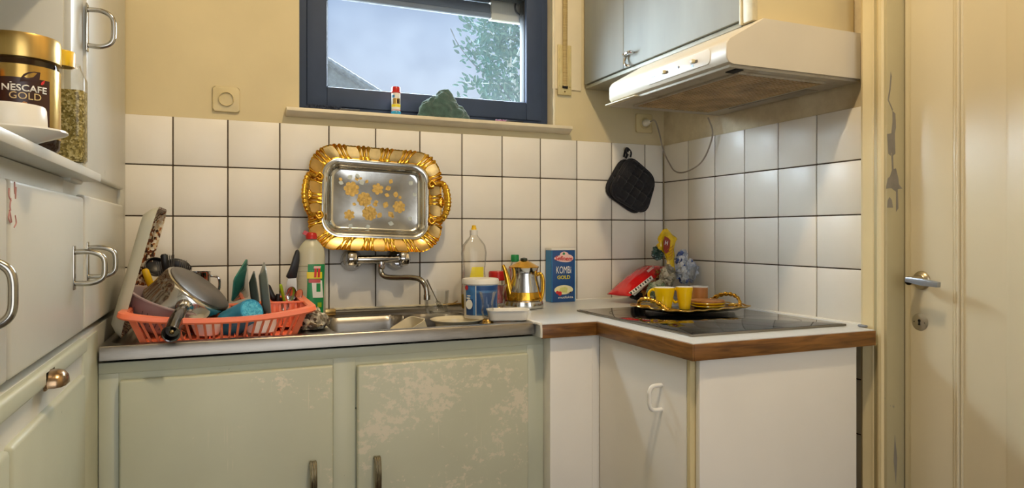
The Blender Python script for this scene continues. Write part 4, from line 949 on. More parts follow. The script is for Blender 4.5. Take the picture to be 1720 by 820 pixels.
# saucepan upside down
ax = Vector((.60, -.22, .77)).normalized(); pc_ = pt(336, 484, -.34)
hdir = Vector((-.40, -.66, -.50)); hdir = (hdir-ax*hdir.dot(ax)*.55).normalized()
Mp = frame(pc_, -ax, hdir)                                   # z runs from the base into the pan
sp_ = thing('saucepan', 'steel saucepan upside down in the dish rack, handle towards the room', 'saucepan', (-1.69, -.40, .95))
rp_ = .093; hp = .078
bm = B(); lathe(bm, [(0, .0), (rp_*.90, 0), (rp_*.97, .003), (rp_, .010), (rp_*1.03, hp*.5), (rp_*1.07, hp), (rp_*1.10, hp+.002), (rp_*1.10, hp+.004), (rp_*1.05, hp+.002), (rp_*1.01, hp*.5), (rp_*.97, .012), (rp_*.9, .006), (0, .006)], 64, Mp); obj('body', bm, pm('polished_steel', '#c6c2ba', .13, 1, var=.08, vs=8), sp_, smooth=50)
bm = B(); lathe(bm, [(0, -.0035), (rp_*.86, -.0035), (rp_*.90, -.002), (rp_*.91, .001)], 64, Mp); obj('base_disc', bm, pm('worn_pan_base', '#6f6a64', .35, .8, var=.2, vs=14), sp_)
h0 = Mp @ Vector((rp_*.98, 0, hp*.42)); hd2 = (hdir+(-ax)*.10).normalized()
he = pt(287, 561, -.585)
bm = B(); lathe(bm, [(.022, -.004), (.020, .006), (.013, .012), (.012, .02)], 24, frame(h0, (he-h0))); obj('handle_bracket', bm, M['chrome'], sp_)
bm = B(); hv = (he-h0); n = 12; tube(bm, [h0+hv*(.06+.94*i/n)+Vector((0, 0, .008*math.sin(PI*i/n))) for i in range(n+1)], [.0130+.0072*(i/n)**1.3 for i in range(n+1)], 20, caps=False, flat=.92)
e = he-hv.normalized()*.001
lathe(bm, [(.0200, 0), (.0188, .0015), (.0165, 0), (.014, -.018), (0, -.02)], 24, frame(he, hv)); obj('handle', bm, pm('dark_polished_steel', '#77777a', .14, 1, var=.3, vs=10), sp_)
bm = B(); lathe(bm, [(.005, -.008), (.0055, -.004), (.003, -.002), (0, -.002)], 14, frame(he-hv.normalized()*.006, hv)); obj('hanging_hole', bm, M['brass'], sp_)

# mauve colander tipped behind the pan
cc = pt(258, 524, -.36); Mc = frame(Vector((cc.x, cc.y, .912)), Vector((.38, -.1, .92)).normalized(), (1, 0, 0))
cl = thing('colander', 'mauve translucent plastic colander tipped behind the saucepan', 'colander', (cc.x, cc.y, .905))
bm = B(); lathe(bm, [(.0, .0), (.045, 0), (.06, .01), (.078, .05), (.086, .075), (.094, .077), (.094, .080), (.084, .080), (.074, .05), (.056, .014), (.0, .004)], 64, Mc); obj('bowl', bm, M['mauve'], cl)
bm = B()
for i in range(36):
    a = 2*PI*i/36
    if i % 6 == 5: continue
    tube(bm, [Mc @ Vector((r_*math.cos(a), r_*math.sin(a), z)) for r_, z in ((.0648, .018), (.0715, .035), (.0775, .050))], .0013, 6)
obj('slots', bm, pm('slot_shadow_grey', '#6d5c60', .6), cl)
q = pt(209, 511, -.44); bm = B(); lathe(bm, [(0, -.006), (.006, -.006), (.007, .004), (.005, .007), (0, .007)], 18, frame(q, (-.8, -.5, .3))); tube(bm, [q, Mc @ Vector((-.08, -.03, .078))], .004, 8); obj('knob', bm, M['whitepl'], cl)

# cutlery standing at the back of the rack, behind the pan
def fork(px, py, pbx, pby, Y, label, dark=True, tines=4):
    top, bot = pt(px, py, Y), pt(pbx, pby, Y+.02); d = (bot-top); L = .19; d.normalize(); k = mpp(top)
    side = d.cross(Vector((0, 1, 0))).normalized(); t = thing('fork', label, 'fork', tuple(top+d*L), 'forks behind the saucepan')
    bm = B(); wd = .021
    for i in range(tines):
        s = (i-(tines-1)/2)*wd/tines; tube(bm, [top+side*s, top+side*s+d*.036, top+side*s*.9+d*.045], [.0009, .0014, .0016], 6)
    tube(bm, path([top+d*.040, top+d*.050, top+d*.062, top+d*.072, top+d*.10], 4), [.0095]*3+[.011]*3+[.0105]*3+[.0075]*3+[.0045]*2+[.003]*3, 12, flat=.22, up=side)
    obj('head', bm, M['steel'], t)
    bm = B(); tube(bm, [top+d*.095, top+d*.12, top+d*L], [.003, .0045, .006], 10, flat=.6, up=side); obj('handle', bm, M['black'] if dark else M['steel'], t)
fork(282, 430, 292, 520, -.20, 'dark fork in the cutlery bunch, nearest the black ladle end')
fork(287, 428, 285, 520, -.17, 'tall fork at the middle of the cutlery bunch behind saucepan')
fork(308, 437, 296, 520, -.19, 'fork leaning right above the saucepan base')
fork(317, 447, 300, 525, -.22, 'lowest fork, rightmost of those above the saucepan')
fork(268, 440, 285, 520, -.21, 'leftmost fork, half hidden behind the saucepan rim')
def utensil(name, label, cat, px, py, pbx, pby, Y, m, r=.007, group=None, headm=None, headr=None):
    a, b = pt(px, py, Y), pt(pbx, pby, Y+.03); t = thing(name, label, cat, tuple(b), group)
    d = (b-a).normalized(); bm = B(); tube(bm, [a, a+d*.004, a+d*.03, a+d*.09, b], [r*.6, r, r*1.05, r*.8, r*.7], 12, flat=.7); obj('handle', bm, m, t)
    if headm: bm = B(); tube(bm, [b-d*.002, b+d*.05], headr or .003, 10, flat=.4); obj('blade', bm, headm, t)
    return t
utensil('table_knife', 'black-handled knife standing upright among the forks behind saucepan', 'knife', 275, 427, 288, 515, -.23, M['black'], .009, headm=M['steel'])
utensil('peeler', 'yellow-handled peeler beside the floral tray', 'peeler', 243, 452, 268, 520, -.23, M['yellowpl'], .009, headm=M['steel'])
# black ladle bowl
q = pt(262, 449, -.18); t_ = thing('ladle', 'black plastic ladle with round bowl behind the saucepan rim', 'ladle', (q.x+.02, q.y, .94))
bm = B(); lathe(bm, [(0, -.022), (.016, -.018), (.026, -.006), (.029, .006), (.027, .006), (.024, -.005), (0, -.019)], 28, frame(q, (.3, -.75, .5))); obj('bowl', bm, M['black'], t_)
bm = B(); tube(bm, [q+Vector((.016, .012, -.012)), q+Vector((.03, .02, -.06)), q+Vector((.04, .03, -.115))], .0045, 8); obj('handle', bm, M['black'], t_)
q = pt(301, 446, -.14); t_ = thing('serving_spoon', 'black serving spoon, bowl up, under the slanting forks', 'spoon', (q.x+.01, q.y, .93))
t2 = bmesh.new(); bmesh.ops.create_uvsphere(t2, u_segments=24, v_segments=12, radius=1); t2.transform(Matrix.Diagonal((.032, .008, .018, 1))); bm = B(); add(bm, t2, T(*q) @ Matrix.Rotation(.35, 4, 'Y')); obj('bowl', bm, M['black'], t_)
bm = B(); tube(bm, [q+Vector((-.012, .004, -.012)), q+Vector((-.02, .02, -.12))], .004, 8); obj('handle', bm, M['black'], t_)
# steel mug behind the pan
q = pt(330, 470, -.20); bm = B(); lathe(bm, [(0, .903), (.030, .903), (.034, .912), (.036, q.z+.020), (.0375, q.z+.022), (.035, q.z+.022), (.033, .912), (0, .907)], 36, T(q.x, q.y, 0))
sm = thing('steel_beaker', 'shiny steel beaker half hidden behind the saucepan base', 'beaker', (q.x, q.y, .903)); obj('body', bm, M['chrome'], sm)
bm = B(); tube(bm, path([(q.x+.034, q.y, q.z+.01), (q.x+.056, q.y-.005, q.z+.004), (q.x+.056, q.y-.005, q.z-.03), (q.x+.035, q.y, q.z-.04)], 5), .0035, 8); obj('handle', bm, M['chrome'], sm)

# plates standing in the rack
def squareplate(pts, Y, th, m, label, name='glass_plate', cat='plate', group=None):
    P3 = [pt(x, y, yy) for x, y, yy in pts]; n_ = (P3[1]-P3[0]).cross(P3[-1]-P3[0]).normalized()*th
    bm = B(); 
    rim = []
    for i in range(len(P3)):
        a, b, c_ = P3[i-1], P3[i], P3[(i+1) % len(P3)]
        for k in range(5): s = k/4; rim.append(b.lerp(a, .10)*(1-s)**2+b*2*s*(1-s)+b.lerp(c_, .10)*s*s)
    c0 = sum(rim, Vector())/len(rim); R = []
    for f, d in ((.0, -.25), (.62, -.25), (.72, .3), (.98, .8), (1, 1.0), (1, 1.8), (.97, 1.9), (.70, 1.3), (.6, .8)): R.append([c0.lerp(q, max(f, .01))+n_*d for q in rim])
    V = rings(bm, R); bm.faces.new(V[-1]); bm.faces.new(V[0][::-1]); low = min(P3, key=lambda v: v.z)
    return solo(name, bm, m, label, cat, tuple(low), group)
squareplate([(393, 508, -.40), (397, 470, -.43), (419, 434, -.36), (420, 500, -.20)], 0, .004, M['tealglass'], 'square teal glass plate standing on edge in the rack')
def roundplate(c, n_, r, m, label, group='grey plates in the rack'):
    n_ = Vector(n_).normalized(); bm = B()
    lathe(bm, [(0, .0), (r*.6, 0), (r*.66, .003), (r*.97, .014), (r, .016), (r*.985, .018), (r*.64, .007), (0, .004)], 56, frame(c, n_, (0, 0, 1)))
    return solo('plate', bm, m, label, 'plate', tuple(c-Vector((0, 0, r))), group)
c = pt(438, 505, -.34); roundplate(Vector((c.x, -.345, .8975+.090)), (.99, .0, .10), .086, M['slate'], 'tall grey plate on edge right of the blue tumbler')
roundplate(Vector((c.x-.024, -.325, .8975+.078)), (.985, .0, .12), .074, pm('dark_grey_plate', '#5d625d', .25), 'darker small grey plate behind the tall grey plate')
# white bowl and plate lying flat in the rack
q = Vector((-1.530, -.452, .9022)); bm = B(); lathe(bm, [(0, 0), (.030, 0), (.034, .003), (.036, .020), (.0365, .036), (.0345, .036), (.033, .02), (0, .006)], 40, T(*q)); solo('ramekin', bm, M['porcelain'], 'white ramekin lying behind the rack bars at right', 'ramekin', tuple(q))
q = Vector((-1.655, -.448, .9022)); bm = B(); lathe(bm, [(0, 0), (.024, 0), (.028, .004), (.036, .026), (.038, .034), (.036, .034), (.026, .008), (0, .005)], 40, T(*q)); solo('small_bowl', bm, M['porcelain'], 'small white bowl under the saucepan behind the rack bars', 'bowl', tuple(q))
# blue tumbler on its side
c1, c0_ = pt(424, 522, -.475), pt(372, 556, -.40); d = (c0_-c1).normalized(); 
bt_ = thing('tumbler', 'blue plastic tumbler lying tipped on the rack rim', 'tumbler', tuple(c0_))
Mb = frame(c1, d+Vector((0, .35, 0)), (0, 0, 1)); 
bm = B(); lathe(bm, [(0, .004), (.026, .003), (.029, .0), (.031, .002), (.033, .03), (.0365, .105), (.036, .105), (.0325, .03), (.029, .006), (0, .006)], 44, Mb); obj('body', bm, M['blue'], bt_)
bm = B(); lathe(bm, [(0, .0025), (.028, .0015)], 40, Mb); obj('base', bm, speck('pale_blue_speckled_base', ['#2b9bc9', '#45b4da', '#3aa8d2', '#5cc0e0'], 260, .3), bt_, label='lighter speckled base')
# things in the cutlery box
def spoon(px, py, pbx, pby, Y, label, r=.016, m='steel', el=1.4, face=(0, -1, .1)):
    a, b = pt(px, py, Y), Vector(pt(pbx, pby, Y+.01)); d = (b-a).normalized(); b = a+d*.14; b.z = max(b.z, .909)
    t = thing('spoon', label, 'spoon', tuple(b), 'spoons in the cutlery box'); fz = Vector(face); fz = (fz-d*fz.dot(d)).normalized()
    t2 = bmesh.new(); bmesh.ops.create_uvsphere(t2, u_segments=24, v_segments=12, radius=1)
    for v in t2.verts: v.co.z = -abs(v.co.z)*1.0 if v.co.z < 0 else -abs(v.co.z)*.8
    t2.transform(Matrix.Diagonal((r*el, r, r*.45, 1))); bm = B(); add(bm, t2, frame(a, fz, d)); obj('bowl', bm, M[m], t, smooth=80)
    bm = B(); tube(bm, [a+d*r*el*.9, a+d*(r*el+.02), a+d*(r*el+.06), b], [.003, .0025, .003, .004], 8, flat=.5, up=fz); obj('handle', bm, M[m], t)
spoon(478, 514, 474, 545, -.375, 'small round teaspoon at the front of the cutlery box', .0125, 'chrome', 1.1)
spoon(489, 494, 480, 535, -.30, 'tallest tablespoon in the cutlery box, bowl up', .0145, 'chrome', 1.45, (-.4, -1, .2))
spoon(501, 497, 486, 535, -.30, 'tablespoon leaning right against the green-label bottle', .013, 'chrome', 1.5, (.6, -1, .4))
utensil('small_knife', 'lime green handled knife in the cutlery box', 'knife', 471, 478, 478, 508, -.33, M['lime'], .0058, headm=M['steel'])
a = pt(446, 474, -.30); t = thing('spatula', 'black spatula leaning out of the cutlery box', 'spatula', tuple(pt(470, 508, -.28)))
bm = B(); tube(bm, path([a, pt(451, 484, -.30), pt(459, 500, -.30), pt(466, 503, -.29), pt(472, 507, -.285), pt(474, 530, -.28)], 5), [.005]*4+[.0075]*6+[.009]*6+[.008]*5+[.006]*5, 10, flat=.6); obj('handle', bm, M['black'], t)
bm = B(); tube(bm, [pt(467, 494, -.31), pt(467, 512, -.31)], [.005, .006], 10); obj('grip_end', bm, M['black'], t)
# big knife upright behind the rack
kt, km, kb = pt(500, 421, -.14), pt(489, 465, -.14), pt(486, 520, -.14)
t = thing('chef_knife', 'chef knife with black handle up, beside the green-label bottle', 'knife', tuple(kb))
bm = B(); hp_ = [(497, 420), (501, 419), (503, 424), (503, 438), (498, 467), (484, 468), (480, 465), (487, 450), (493, 430)]
q = [pt(x, y, -.14) for x, y in hp_]; prism(bm, [(v.x, v.z) for v in q], -.008, .008, Matrix(((1, 0, 0, 0), (0, 0, -1, -.14), (0, 1, 0, 0), (0, 0, 0, 1))), .003); obj('handle', bm, M['black'], t)
bm = B(); q = [pt(x, y, -.14) for x, y in ((484, 467), (498, 467), (499, 500), (494, 528), (477, 528), (478, 490))]; prism(bm, [(v.x, v.z) for v in q], -.0010, .0010, Matrix(((1, 0, 0, 0), (0, 0, -1, -.14), (0, 1, 0, 0), (0, 0, 0, 1)))); obj('blade', bm, pm('matt_steel_blade', '#a9a396', .35, 1), t)
q = pt(506, 425, -.13); bm = B(); 
# dish cloth
q = pt(524, 543, -.36); t2 = bmesh.new(); bmesh.ops.create_icosphere(t2, subdivisions=5, radius=1)
for v in t2.verts:
    d = v.co.copy(); f = .72+.6*abs(noise.noise(d*2.2+Vector((4, 2, 8))))-.2*abs(noise.noise(d*5)); v.co = Vector((d.x*.042*f, d.y*.045*f, max(0, d.z)*.058*f))
bm = B(); add(bm, t2, T(q.x, q.y, .8935))
for k in range(4): tube(bm, path([(q.x-.03+.012*k, q.y-.02, .935-.004*k), (q.x-.01+.012*k, q.y-.03, .945-.004*k), (q.x+.012+.009*k, q.y-.032, .93-.004*k), (q.x+.02+.006*k, q.y-.03, .905)], 5), .0045, 7)
solo('dishcloth', bm, M['rag'], 'crumpled patterned dishcloth between the dish rack and the sink', 'cloth', (q.x, q.y, .8935), smooth=180)

# ================================================================== BOTTLES AT THE WALL
# toilet cleaner style bottle with red cap
c = pt(523, 530, -.125); k = mpp(c); zc = c.z = .9005
bo = thing('cleaner_bottle', 'pale translucent cleaner bottle with red cap and green label', 'bottle', tuple(c))
def zpx(py, px=523, Y=-.125): return at(px, py, Y=Y).z-.9005
def oval(fx, fy): return Matrix.Diagonal((fx, fy, 1, 1))
prof = [(0, .001), (21*k, .001), (23*k, .006), (23*k, zpx(470)), (22.2*k, zpx(445)), (22.5*k, zpx(430)), (20.5*k, zpx(418)), (15*k, zpx(409)), (9*k, zpx(403)), (7*k, zpx(401)), (7*k, zpx(397))]
bm = B(); lathe(bm, prof, 48, T(*c) @ oval(1, .62)); obj('body', bm, pm('milky_plastic', '#d3d0b6', .3, var=.03, alpha=.86), bo)
bm = B()
for z in (470, 462, 454, 446): lathe(bm, [(22.6*k, zpx(z)-.001), (23.3*k, zpx(z)), (22.6*k, zpx(z)+.001)], 40, T(*c) @ oval(1.0, .63))
obj('ribs', bm, pm('milky_rib', '#c6c4a6', .35), bo)
bm = B(); lathe(bm, [(7.5*k, zpx(402)), (9.5*k, zpx(401)), (9.5*k, zpx(394)), (7*k, zpx(391)), (0, zpx(390))], 24, T(*c)); add(bm, bar((c.x, c.y, c.z+zpx(396)), (c.x-13*k, c.y, c.z+zpx(390)), .014, .012, (0, 1, 0))); obj('cap', bm, M['red'], bo)
def ovlabel(name, pts, m, off, rr=None):
    """a printed patch on the bottle: pixel outline pressed onto the oval skin"""
    bm = B(); vs = []
    for px, py in pts:
        q = at(px, py, Y=c.y-.02); dx = (q.x-c.x); rx = (rr or 23*k)+off; s = max(-.97, min(.97, dx/rx)); vs.append((c.x+rx*s, c.y-(rx*.62)*math.sqrt(1-s*s)-off*.4, q.z))
    bm.faces.new([bm.verts.new(v) for v in vs]); return obj(name, bm, m, bo, smooth=0, recalc=False)
def strip(name, x0, x1, y0, y1, m, off, skew=0, n=10): 
    bm = B(); rows = []
    for y, dx_ in ((y0, skew), (y1, 0)):
        row = []
        for i in range(n+1):
            q = at(x0+(x1-x0)*i/n+dx_, y, Y=c.y-.02); rx = 23*k+off; s = max(-.985, min(.985, (q.x-c.x)/rx)); row.append((c.x+rx*s, c.y-rx*.62*math.sqrt(1-s*s)-off*.5, q.z))
        rows.append(row)
    rings(bm, rows, close=False); return obj(name, bm, m, bo, smooth=0)
strip('green_label', 514, 543, 444, 528, M['green'], .0006, 3)
strip('yellow_band', 515, 541, 457, 468, M['print_yellow'], .0010)
strip('white_band', 525, 543, 471, 500, M['print_white'], .0010, -2)
strip('red_band', 518, 538, 469, 475, pm('pink_red_print', '#c7565a', .4), .0014, 0)
strip('label_bottle', 531, 538, 476, 490, M['green'], .0018)
strip('lime_mark', 510, 519, 503, 508, M['lime'], .0016); strip('lime_mark', 533, 540, 508, 516, M['lime'], .0020)
strip('red_mark', 527, 531, 450, 466, M['print_red'], .0016, 1); strip('red_mark', 533, 537, 450, 466, M['print_red'], .0016, 1); strip('pink_mark', 526, 538, 447, 451, M['print_pink'], .0019, 1)

# washing-up liquid
c = pt(796, 521, -.13); c.z = .8995; k = mpp(c)
def zp2(py): return at(796, py, Y=-.13).z-c.z
wb = thing('washing_up_bottle', 'clear washing-up liquid bottle with yellow nozzle and a little yellow liquid', 'bottle', tuple(c))
prof = [(0, .001), (20*k, .001), (22*k, .006), (22.5*k, zp2(490)), (19.5*k, zp2(455)), (22.5*k, zp2(425)), (20*k, zp2(412)), (13*k, zp2(403)), (7.5*k, zp2(397)), (6.5*k, zp2(394))]
bm = B(); lathe(bm, prof, 48, T(*c) @ oval(1, .6)); obj('body', bm, M['pet'], wb)
bm = B(); lathe(bm, [(0, .003), (19.5*k, .003), (21.3*k, .008), (21.6*k, zp2(494)), (0, zp2(494))], 40, T(*c) @ oval(1, .58)); obj('liquid', bm, pm('amber_liquid', '#c9a21c', .1, alpha=.8), wb)
bm = B(); lathe(bm, [(6.5*k, zp2(395)), (6.8*k, zp2(394)), (6.8*k, zp2(387)), (4.5*k, zp2(386))], 24, T(*c)); obj('collar', bm, M['whitepl'], wb)
bm = B(); lathe(bm, [(4.6*k, zp2(387)), (4.3*k, zp2(383)), (3.4*k, zp2(382)), (3.6*k, zp2(379)), (0, zp2(378))], 20, T(*c)); obj('nozzle', bm, M['yellowpl'], wb)
bm = B(); n = 10
rows = [[(c.x+(x+(xx-x)*i/n)*k, c.y-22*k*.6*math.sqrt(max(.05, 1-((x+(xx-x)*i/n)/22)**2))-.001, c.z+zp2(y)) for i in range(n+1)] for x, xx, y in ((-12, 13, 468), (-8, 13, 448))]
rings(bm, rows, close=False); obj('yellow_label', bm, M['print_yellow'], wb)

# white and blue tub
c = pt(807, 531, -.30); c.z = .8905; k = mpp(c)
def zp3(py): return at(807, py, Y=-.30).z-c.z
tb = thing('dishwasher_tub', 'white plastic tub with blue label and white lid by the sink', 'tub', tuple(c))
bm = B(); lathe(bm, [(0, .001), (26*k, .001), (27*k, .004), (28.5*k, zp3(476)), (0, zp3(476))], 56, T(*c)); bd = obj('body', bm, M['whitepl'], tb)
bm = B(); lathe(bm, [(29*k, zp3(477)), (31*k, zp3(476)), (31*k, zp3(470)), (30*k, zp3(468)), (28.5*k, zp3(467.5)), (27.5*k, zp3(468.5)), (0, zp3(468.5))], 56, T(*c)); obj('lid', bm, M['whitepl'], tb)
def tubpatch(name, a0, a1, y0, y1, m, off=.0005):
    bm = B(); n = 16
    rows = [[(c.x+r_*math.cos(a), c.y+r_*math.sin(a), c.z+zp3(y)) for a in [a0+(a1-a0)*i/n for i in range(n+1)]] for y, r_ in ((y0, 27.1*k+.0003+(530-y0)/54*1.5*k+off), (y1, 27.1*k+.0003+(530-y1)/54*1.5*k+off))]
    rings(bm, rows, close=False); return obj(name, bm, m, bd)
am = camang(c)
tubpatch('blue_label', am-.98, am+1.5, 527, 478, pm('blue_label_print', '#3f74ad', .4, var=.25, vs=40)); tubpatch('navy_panel', am-.25, am+1.2, 524, 490, M['navy'], .001); tubpatch('navy_top', am-.25, am+1.4, 486, 479, M['navy'], .001); tubpatch('deep_blue_panel', am-.98, am-.45, 527, 500, M['navy'], .0012); tubpatch('white_line', am-.28, am-.24, 527, 478, M['print_white'], .0015)
def tubspot(name, dx, py, rx, ry, m, off=.002):
    a = am+dx/28; bm = B(); disc(bm, rx*k, 20, frame(Vector((c.x+(28.2*k+off)*math.cos(a), c.y+(28.2*k+off)*math.sin(a), c.z+zp3(py))), (math.cos(a), math.sin(a), 0), (-math.sin(a), math.cos(a), 0)), 0, ry*k); obj(name, bm, m, bd)
tubspot('red_spot', -25, 482, 4, 4, M['print_red']); tubspot('white_spot', -19, 509, 7, 8, M['print_white'])
tubspot('white_flash', -21, 499, 4, 1.5, M['print_white']); tubspot('white_flash', -20, 495, 4, 1.2, M['print_white'])

# jar with red lid, bottle with green cap
c = pt(836, 507, -.09); c.z = .9005; k = mpp(c)
def zp4(py): return at(836, py, Y=-.09).z-c.z
rj_ = thing('red_lidded_jar', 'small glass jar with red lid and red label behind white tub', 'jar', tuple(c))
bm = B(); lathe(bm, [(0, .001), (14*k, .001), (15*k, .006), (15*k, zp4(477)), (12*k, zp4(470))], 36, T(*c)); obj('glass_body', bm, M['glass'], rj_)
bm = B(); lathe(bm, [(14.4*k, .012), (15.2*k, .014), (15.2*k, zp4(480))], 36, T(*c)); obj('label', bm, pm('red_label', '#b24a4a', .4, var=.3, vs=50), rj_)
bm = B(); lathe(bm, [(13*k, zp4(471)), (15*k, zp4(470)), (15.4*k, zp4(458)), (14*k, zp4(455.5)), (0, zp4(455))], 36, T(*c), lambda a, i: 1+.012*math.cos(26*a)); obj('lid', bm, M['red'], rj_)
c = pt(865, 503, -.045); c.z = .9005; k = mpp(c)
def zp5(py): return at(865, py, Y=-.045).z-c.z
gb = thing('green_capped_bottle', 'clear bottle with green screw cap behind the teapot', 'bottle', tuple(c))
bm = B(); lathe(bm, [(0, .001), (15*k, .001), (16*k, .006), (16*k, zp5(465)), (12*k, zp5(452)), (7*k, zp5(444)), (6*k, zp5(439))], 32, T(*c)); obj('body', bm, M['pet'], gb)
bm = B(); lathe(bm, [(6*k, zp5(440)), (7*k, zp5(439)), (6.8*k, zp5(429)), (6*k, zp5(428)), (0, zp5(428))], 28, T(*c), lambda a, i: 1+.02*math.cos(24*a)); obj('cap', bm, M['green'], gb)

# tea glasses
def teaglass(px, py, Y, hpx, rpx, label):
    c = pt(px, py, Y); c.z = .8905 if Y < -.25 else .9005; k = mpp(c); h = hpx*k; r = rpx*k
    t = thing('tea_glass', label, 'glass', tuple(c), 'tulip tea glasses')
    bm = B(); lathe(bm, [(0, .006), (r*.5, .006), (r*.58, .010), (r*.50, h*.16), (r*.62, h*.30), (r*.72, h*.40), (r*.62, h*.55), (r*.64, h*.70), (r*.86, h*.90), (r, h), (r*.97, h), (r*.82, h*.9), (r*.6, h*.7), (r*.58, h*.55), (r*.66, h*.4), (r*.55, h*.28), (0, h*.2)], 40, T(*c)); obj('bowl', bm, M['glass'], t)
    bm = B(); lathe(bm, [(0, .0005), (r*.62, .0005), (r*.66, .003), (r*.60, .006), (r*.62, .010), (r*.5, h*.15), (r*.46, h*.13), (0, h*.13)], 36, T(*c)); obj('foot', bm, M['pale_gold'], t, label='gilded foot')
    return t
teaglass(819, 540, -.44, 54, 15.5, 'front tulip tea glass with gilded foot beside the white dish')
teaglass(839, 528, -.25, 46, 13, 'rear tulip tea glass between the white tub and the teapot')
# white butter dish
c = pt(853, 536, -.455); c.z = .9005; k = mpp(c); zt_ = at(853, 522, Y=-.49).z-.9
Md = T(*c) @ Rz(-.30)
bd_ = thing('rectangular_dish', 'white rectangular plastic dish with rounded corners on sink edge', 'dish', tuple(c))
bm = B(); R = []
for e, z in ((-.006, 0), (-.002, .002), (.004, zt_-.004), (.006, zt_-.003), (.006, zt_), (.003, zt_), (0, zt_-.006), (-.006, .006)): R.append([Md @ Vector((x, y, z)) for x, y in rrect(.112+2*e, .062+2*e, .020+e, 8)])
V = rings(bm, R, cap0=True, cap1=True); obj('body', bm, M['whitepl'], bd_)

# teapot
c = pt(880, 520, -.175); c.z = .9005; k = mpp(c)
def zp6(py): return at(880, py, Y=-.175).z-c.z
tpz = thing('teapot', 'silver teapot with gold lid, handle and band beside the tub', 'teapot', tuple(c))
fac = lambda a, i: 1+.018*math.cos(8*a)
bm = B(); lathe(bm, [(0, .0005), (31*k, .0005), (33*k, .004), (33.5*k, zp6(511)), (32*k, zp6(505)), (28*k, zp6(503)), (0, zp6(503))], 64, T(*c), lambda a, i: 1+.03*math.cos(8*a)); obj('foot', bm, M['silver'], tpz, smooth=25)
bm = B(); lathe(bm, [(29*k, zp6(504)), (30*k, zp6(502)), (29.5*k, zp6(497)), (27*k, zp6(483)), (24*k, zp6(470)), (22.6*k, zp6(462)), (23.2*k, zp6(455)), (25*k, zp6(449)), (22*k, zp6(449)), (0, zp6(450))], 64, T(*c), fac); obj('body', bm, M['chrome'], tpz, smooth=25)
bm = B(); lathe(bm, [(30.3*k, zp6(503)), (30.5*k, zp6(500)), (29.8*k, zp6(496.5)), (28.6*k, zp6(490)), (28.2*k, zp6(489.5))], 64, T(*c), fac); obj('gold_band', bm, M['gold'], tpz, smooth=25)
bm = B(); lathe(bm, [(25.2*k, zp6(449.5)), (25.8*k, zp6(448)), (20*k, zp6(445)), (13*k, zp6(441)), (7*k, zp6(438)), (0, zp6(437))], 56, T(*c)); ld = obj('lid', bm, M['gold'], tpz)
bm = B(); lathe(bm, [(5*k, zp6(439)), (6*k, zp6(437)), (5.5*k, zp6(434)), (0, zp6(432.5))], 24, T(*c), lambda a, i: 1+.06*math.cos(9*a)); obj('knob', bm, pm('dark_green_stone_knob', '#3c4636', .3, .5), ld)
bm = B(); tube(bm, path([pt(901, 462, -.20), pt(907, 460, -.215), pt(911, 466, -.22), pt(912, 480, -.22), pt(910, 498, -.22), pt(904, 510, -.21), pt(898, 512, -.20)], 7), .0065, 12, flat=.75); obj('handle', bm, M['gold'], tpz)
bm = B(); pp = path([pt(859, 500, -.18), pt(855, 484, -.18), pt(852, 468, -.18), pt(848, 453, -.18), pt(845, 445, -.18)], 6); n = len(pp); tube(bm, pp, [.015-.0105*(i/(n-1)) for i in range(n)], 14, flat=.8); obj('spout', bm, M['gold'], tpz)

# powder carton
fl0, fr0 = pt(926, 508, -.055), pt(966, 508, -.055); zt_ = at(945, 419, Y=-.055).z
kb_ = thing('drink_carton', 'tall blue carton with yellow lettering standing against the tiles', 'carton', ((fl0.x+fr0.x)/2, -.05, .9005))
bm = B(); box(bm, (fl0.x, -.056, .9005), (fr0.x, -.008, zt_-.003), .0015); fb = obj('carton', bm, M['navy'], kb_)
bm = B(); box(bm, (fl0.x-.001, -.057, zt_-.003), (fr0.x+.001, -.007, zt_+.004), .001); obj('white_top', bm, M['whitepl'], kb_)
bm = B(); box(bm, (fl0.x-.0006, -.0545, .902), (fl0.x+.0005, -.0095, zt_-.004)); box(bm, (fl0.x+.0005, -.0566, .902), (fl0.x+.0035, -.0555, zt_-.004)); box(bm, (fr0.x-.0035, -.0566, .902), (fr0.x-.0005, -.0555, zt_-.004)); obj('light_blue_edge', bm, M['midblue'], fb)
cxk = (fl0.x+fr0.x)/2+.001; Wk = fr0.x-fl0.x
def kf(py, off=.0566): return FRONT((cxk, -off, at(945, py, Y=-.056).z))
bm = B(); n = 32
prism(bm, [(Wk*.40*math.cos(2*PI*i/n)*(1 if i < 16 else 1.0), .014*math.sin(2*PI*i/n)+.002*math.sin(4*PI*i/n)) for i in range(n)], 0, .0005, kf(434)); prism(bm, [(Wk*(.02+.18*math.cos(2*PI*i/n)), .008+.012*math.sin(2*PI*i/n)) for i in range(n)], 0, .00045, kf(432)); obj('red_logo', bm, M['print_pink'], fb)
text('lettering', 'Sefinem', Wk*.72, kf(434, .0572) @ Rz(-.04), M['print_red'], fb, .017, bold=.025, shear=.1)
bm = B(); prism(bm, [(-.006, -.004), (0, .005), (.006, -.003), (.001, -.006)], 0, .0006, kf(425.5, .0572)); obj('green_leaf', bm, M['green'], fb)
text('lettering', 'KOMB\u0130'.replace('\u0130', 'i'), Wk*.62, kf(453.5), M['print_white'], fb, .026)
text('lettering', 'GOLD', Wk*.54, kf(466), M['print_yellow'], fb, .0135, bold=.03)
bm = B(); prism(bm, [(Wk*.39*math.cos(2*PI*i/n), .017*math.sin(2*PI*i/n)) for i in range(n)], 0, .0003, kf(487)); obj('butter_picture', bm, pm('pale_butter_print', '#e6e2b8', .4, var=.1, vs=60), fb)
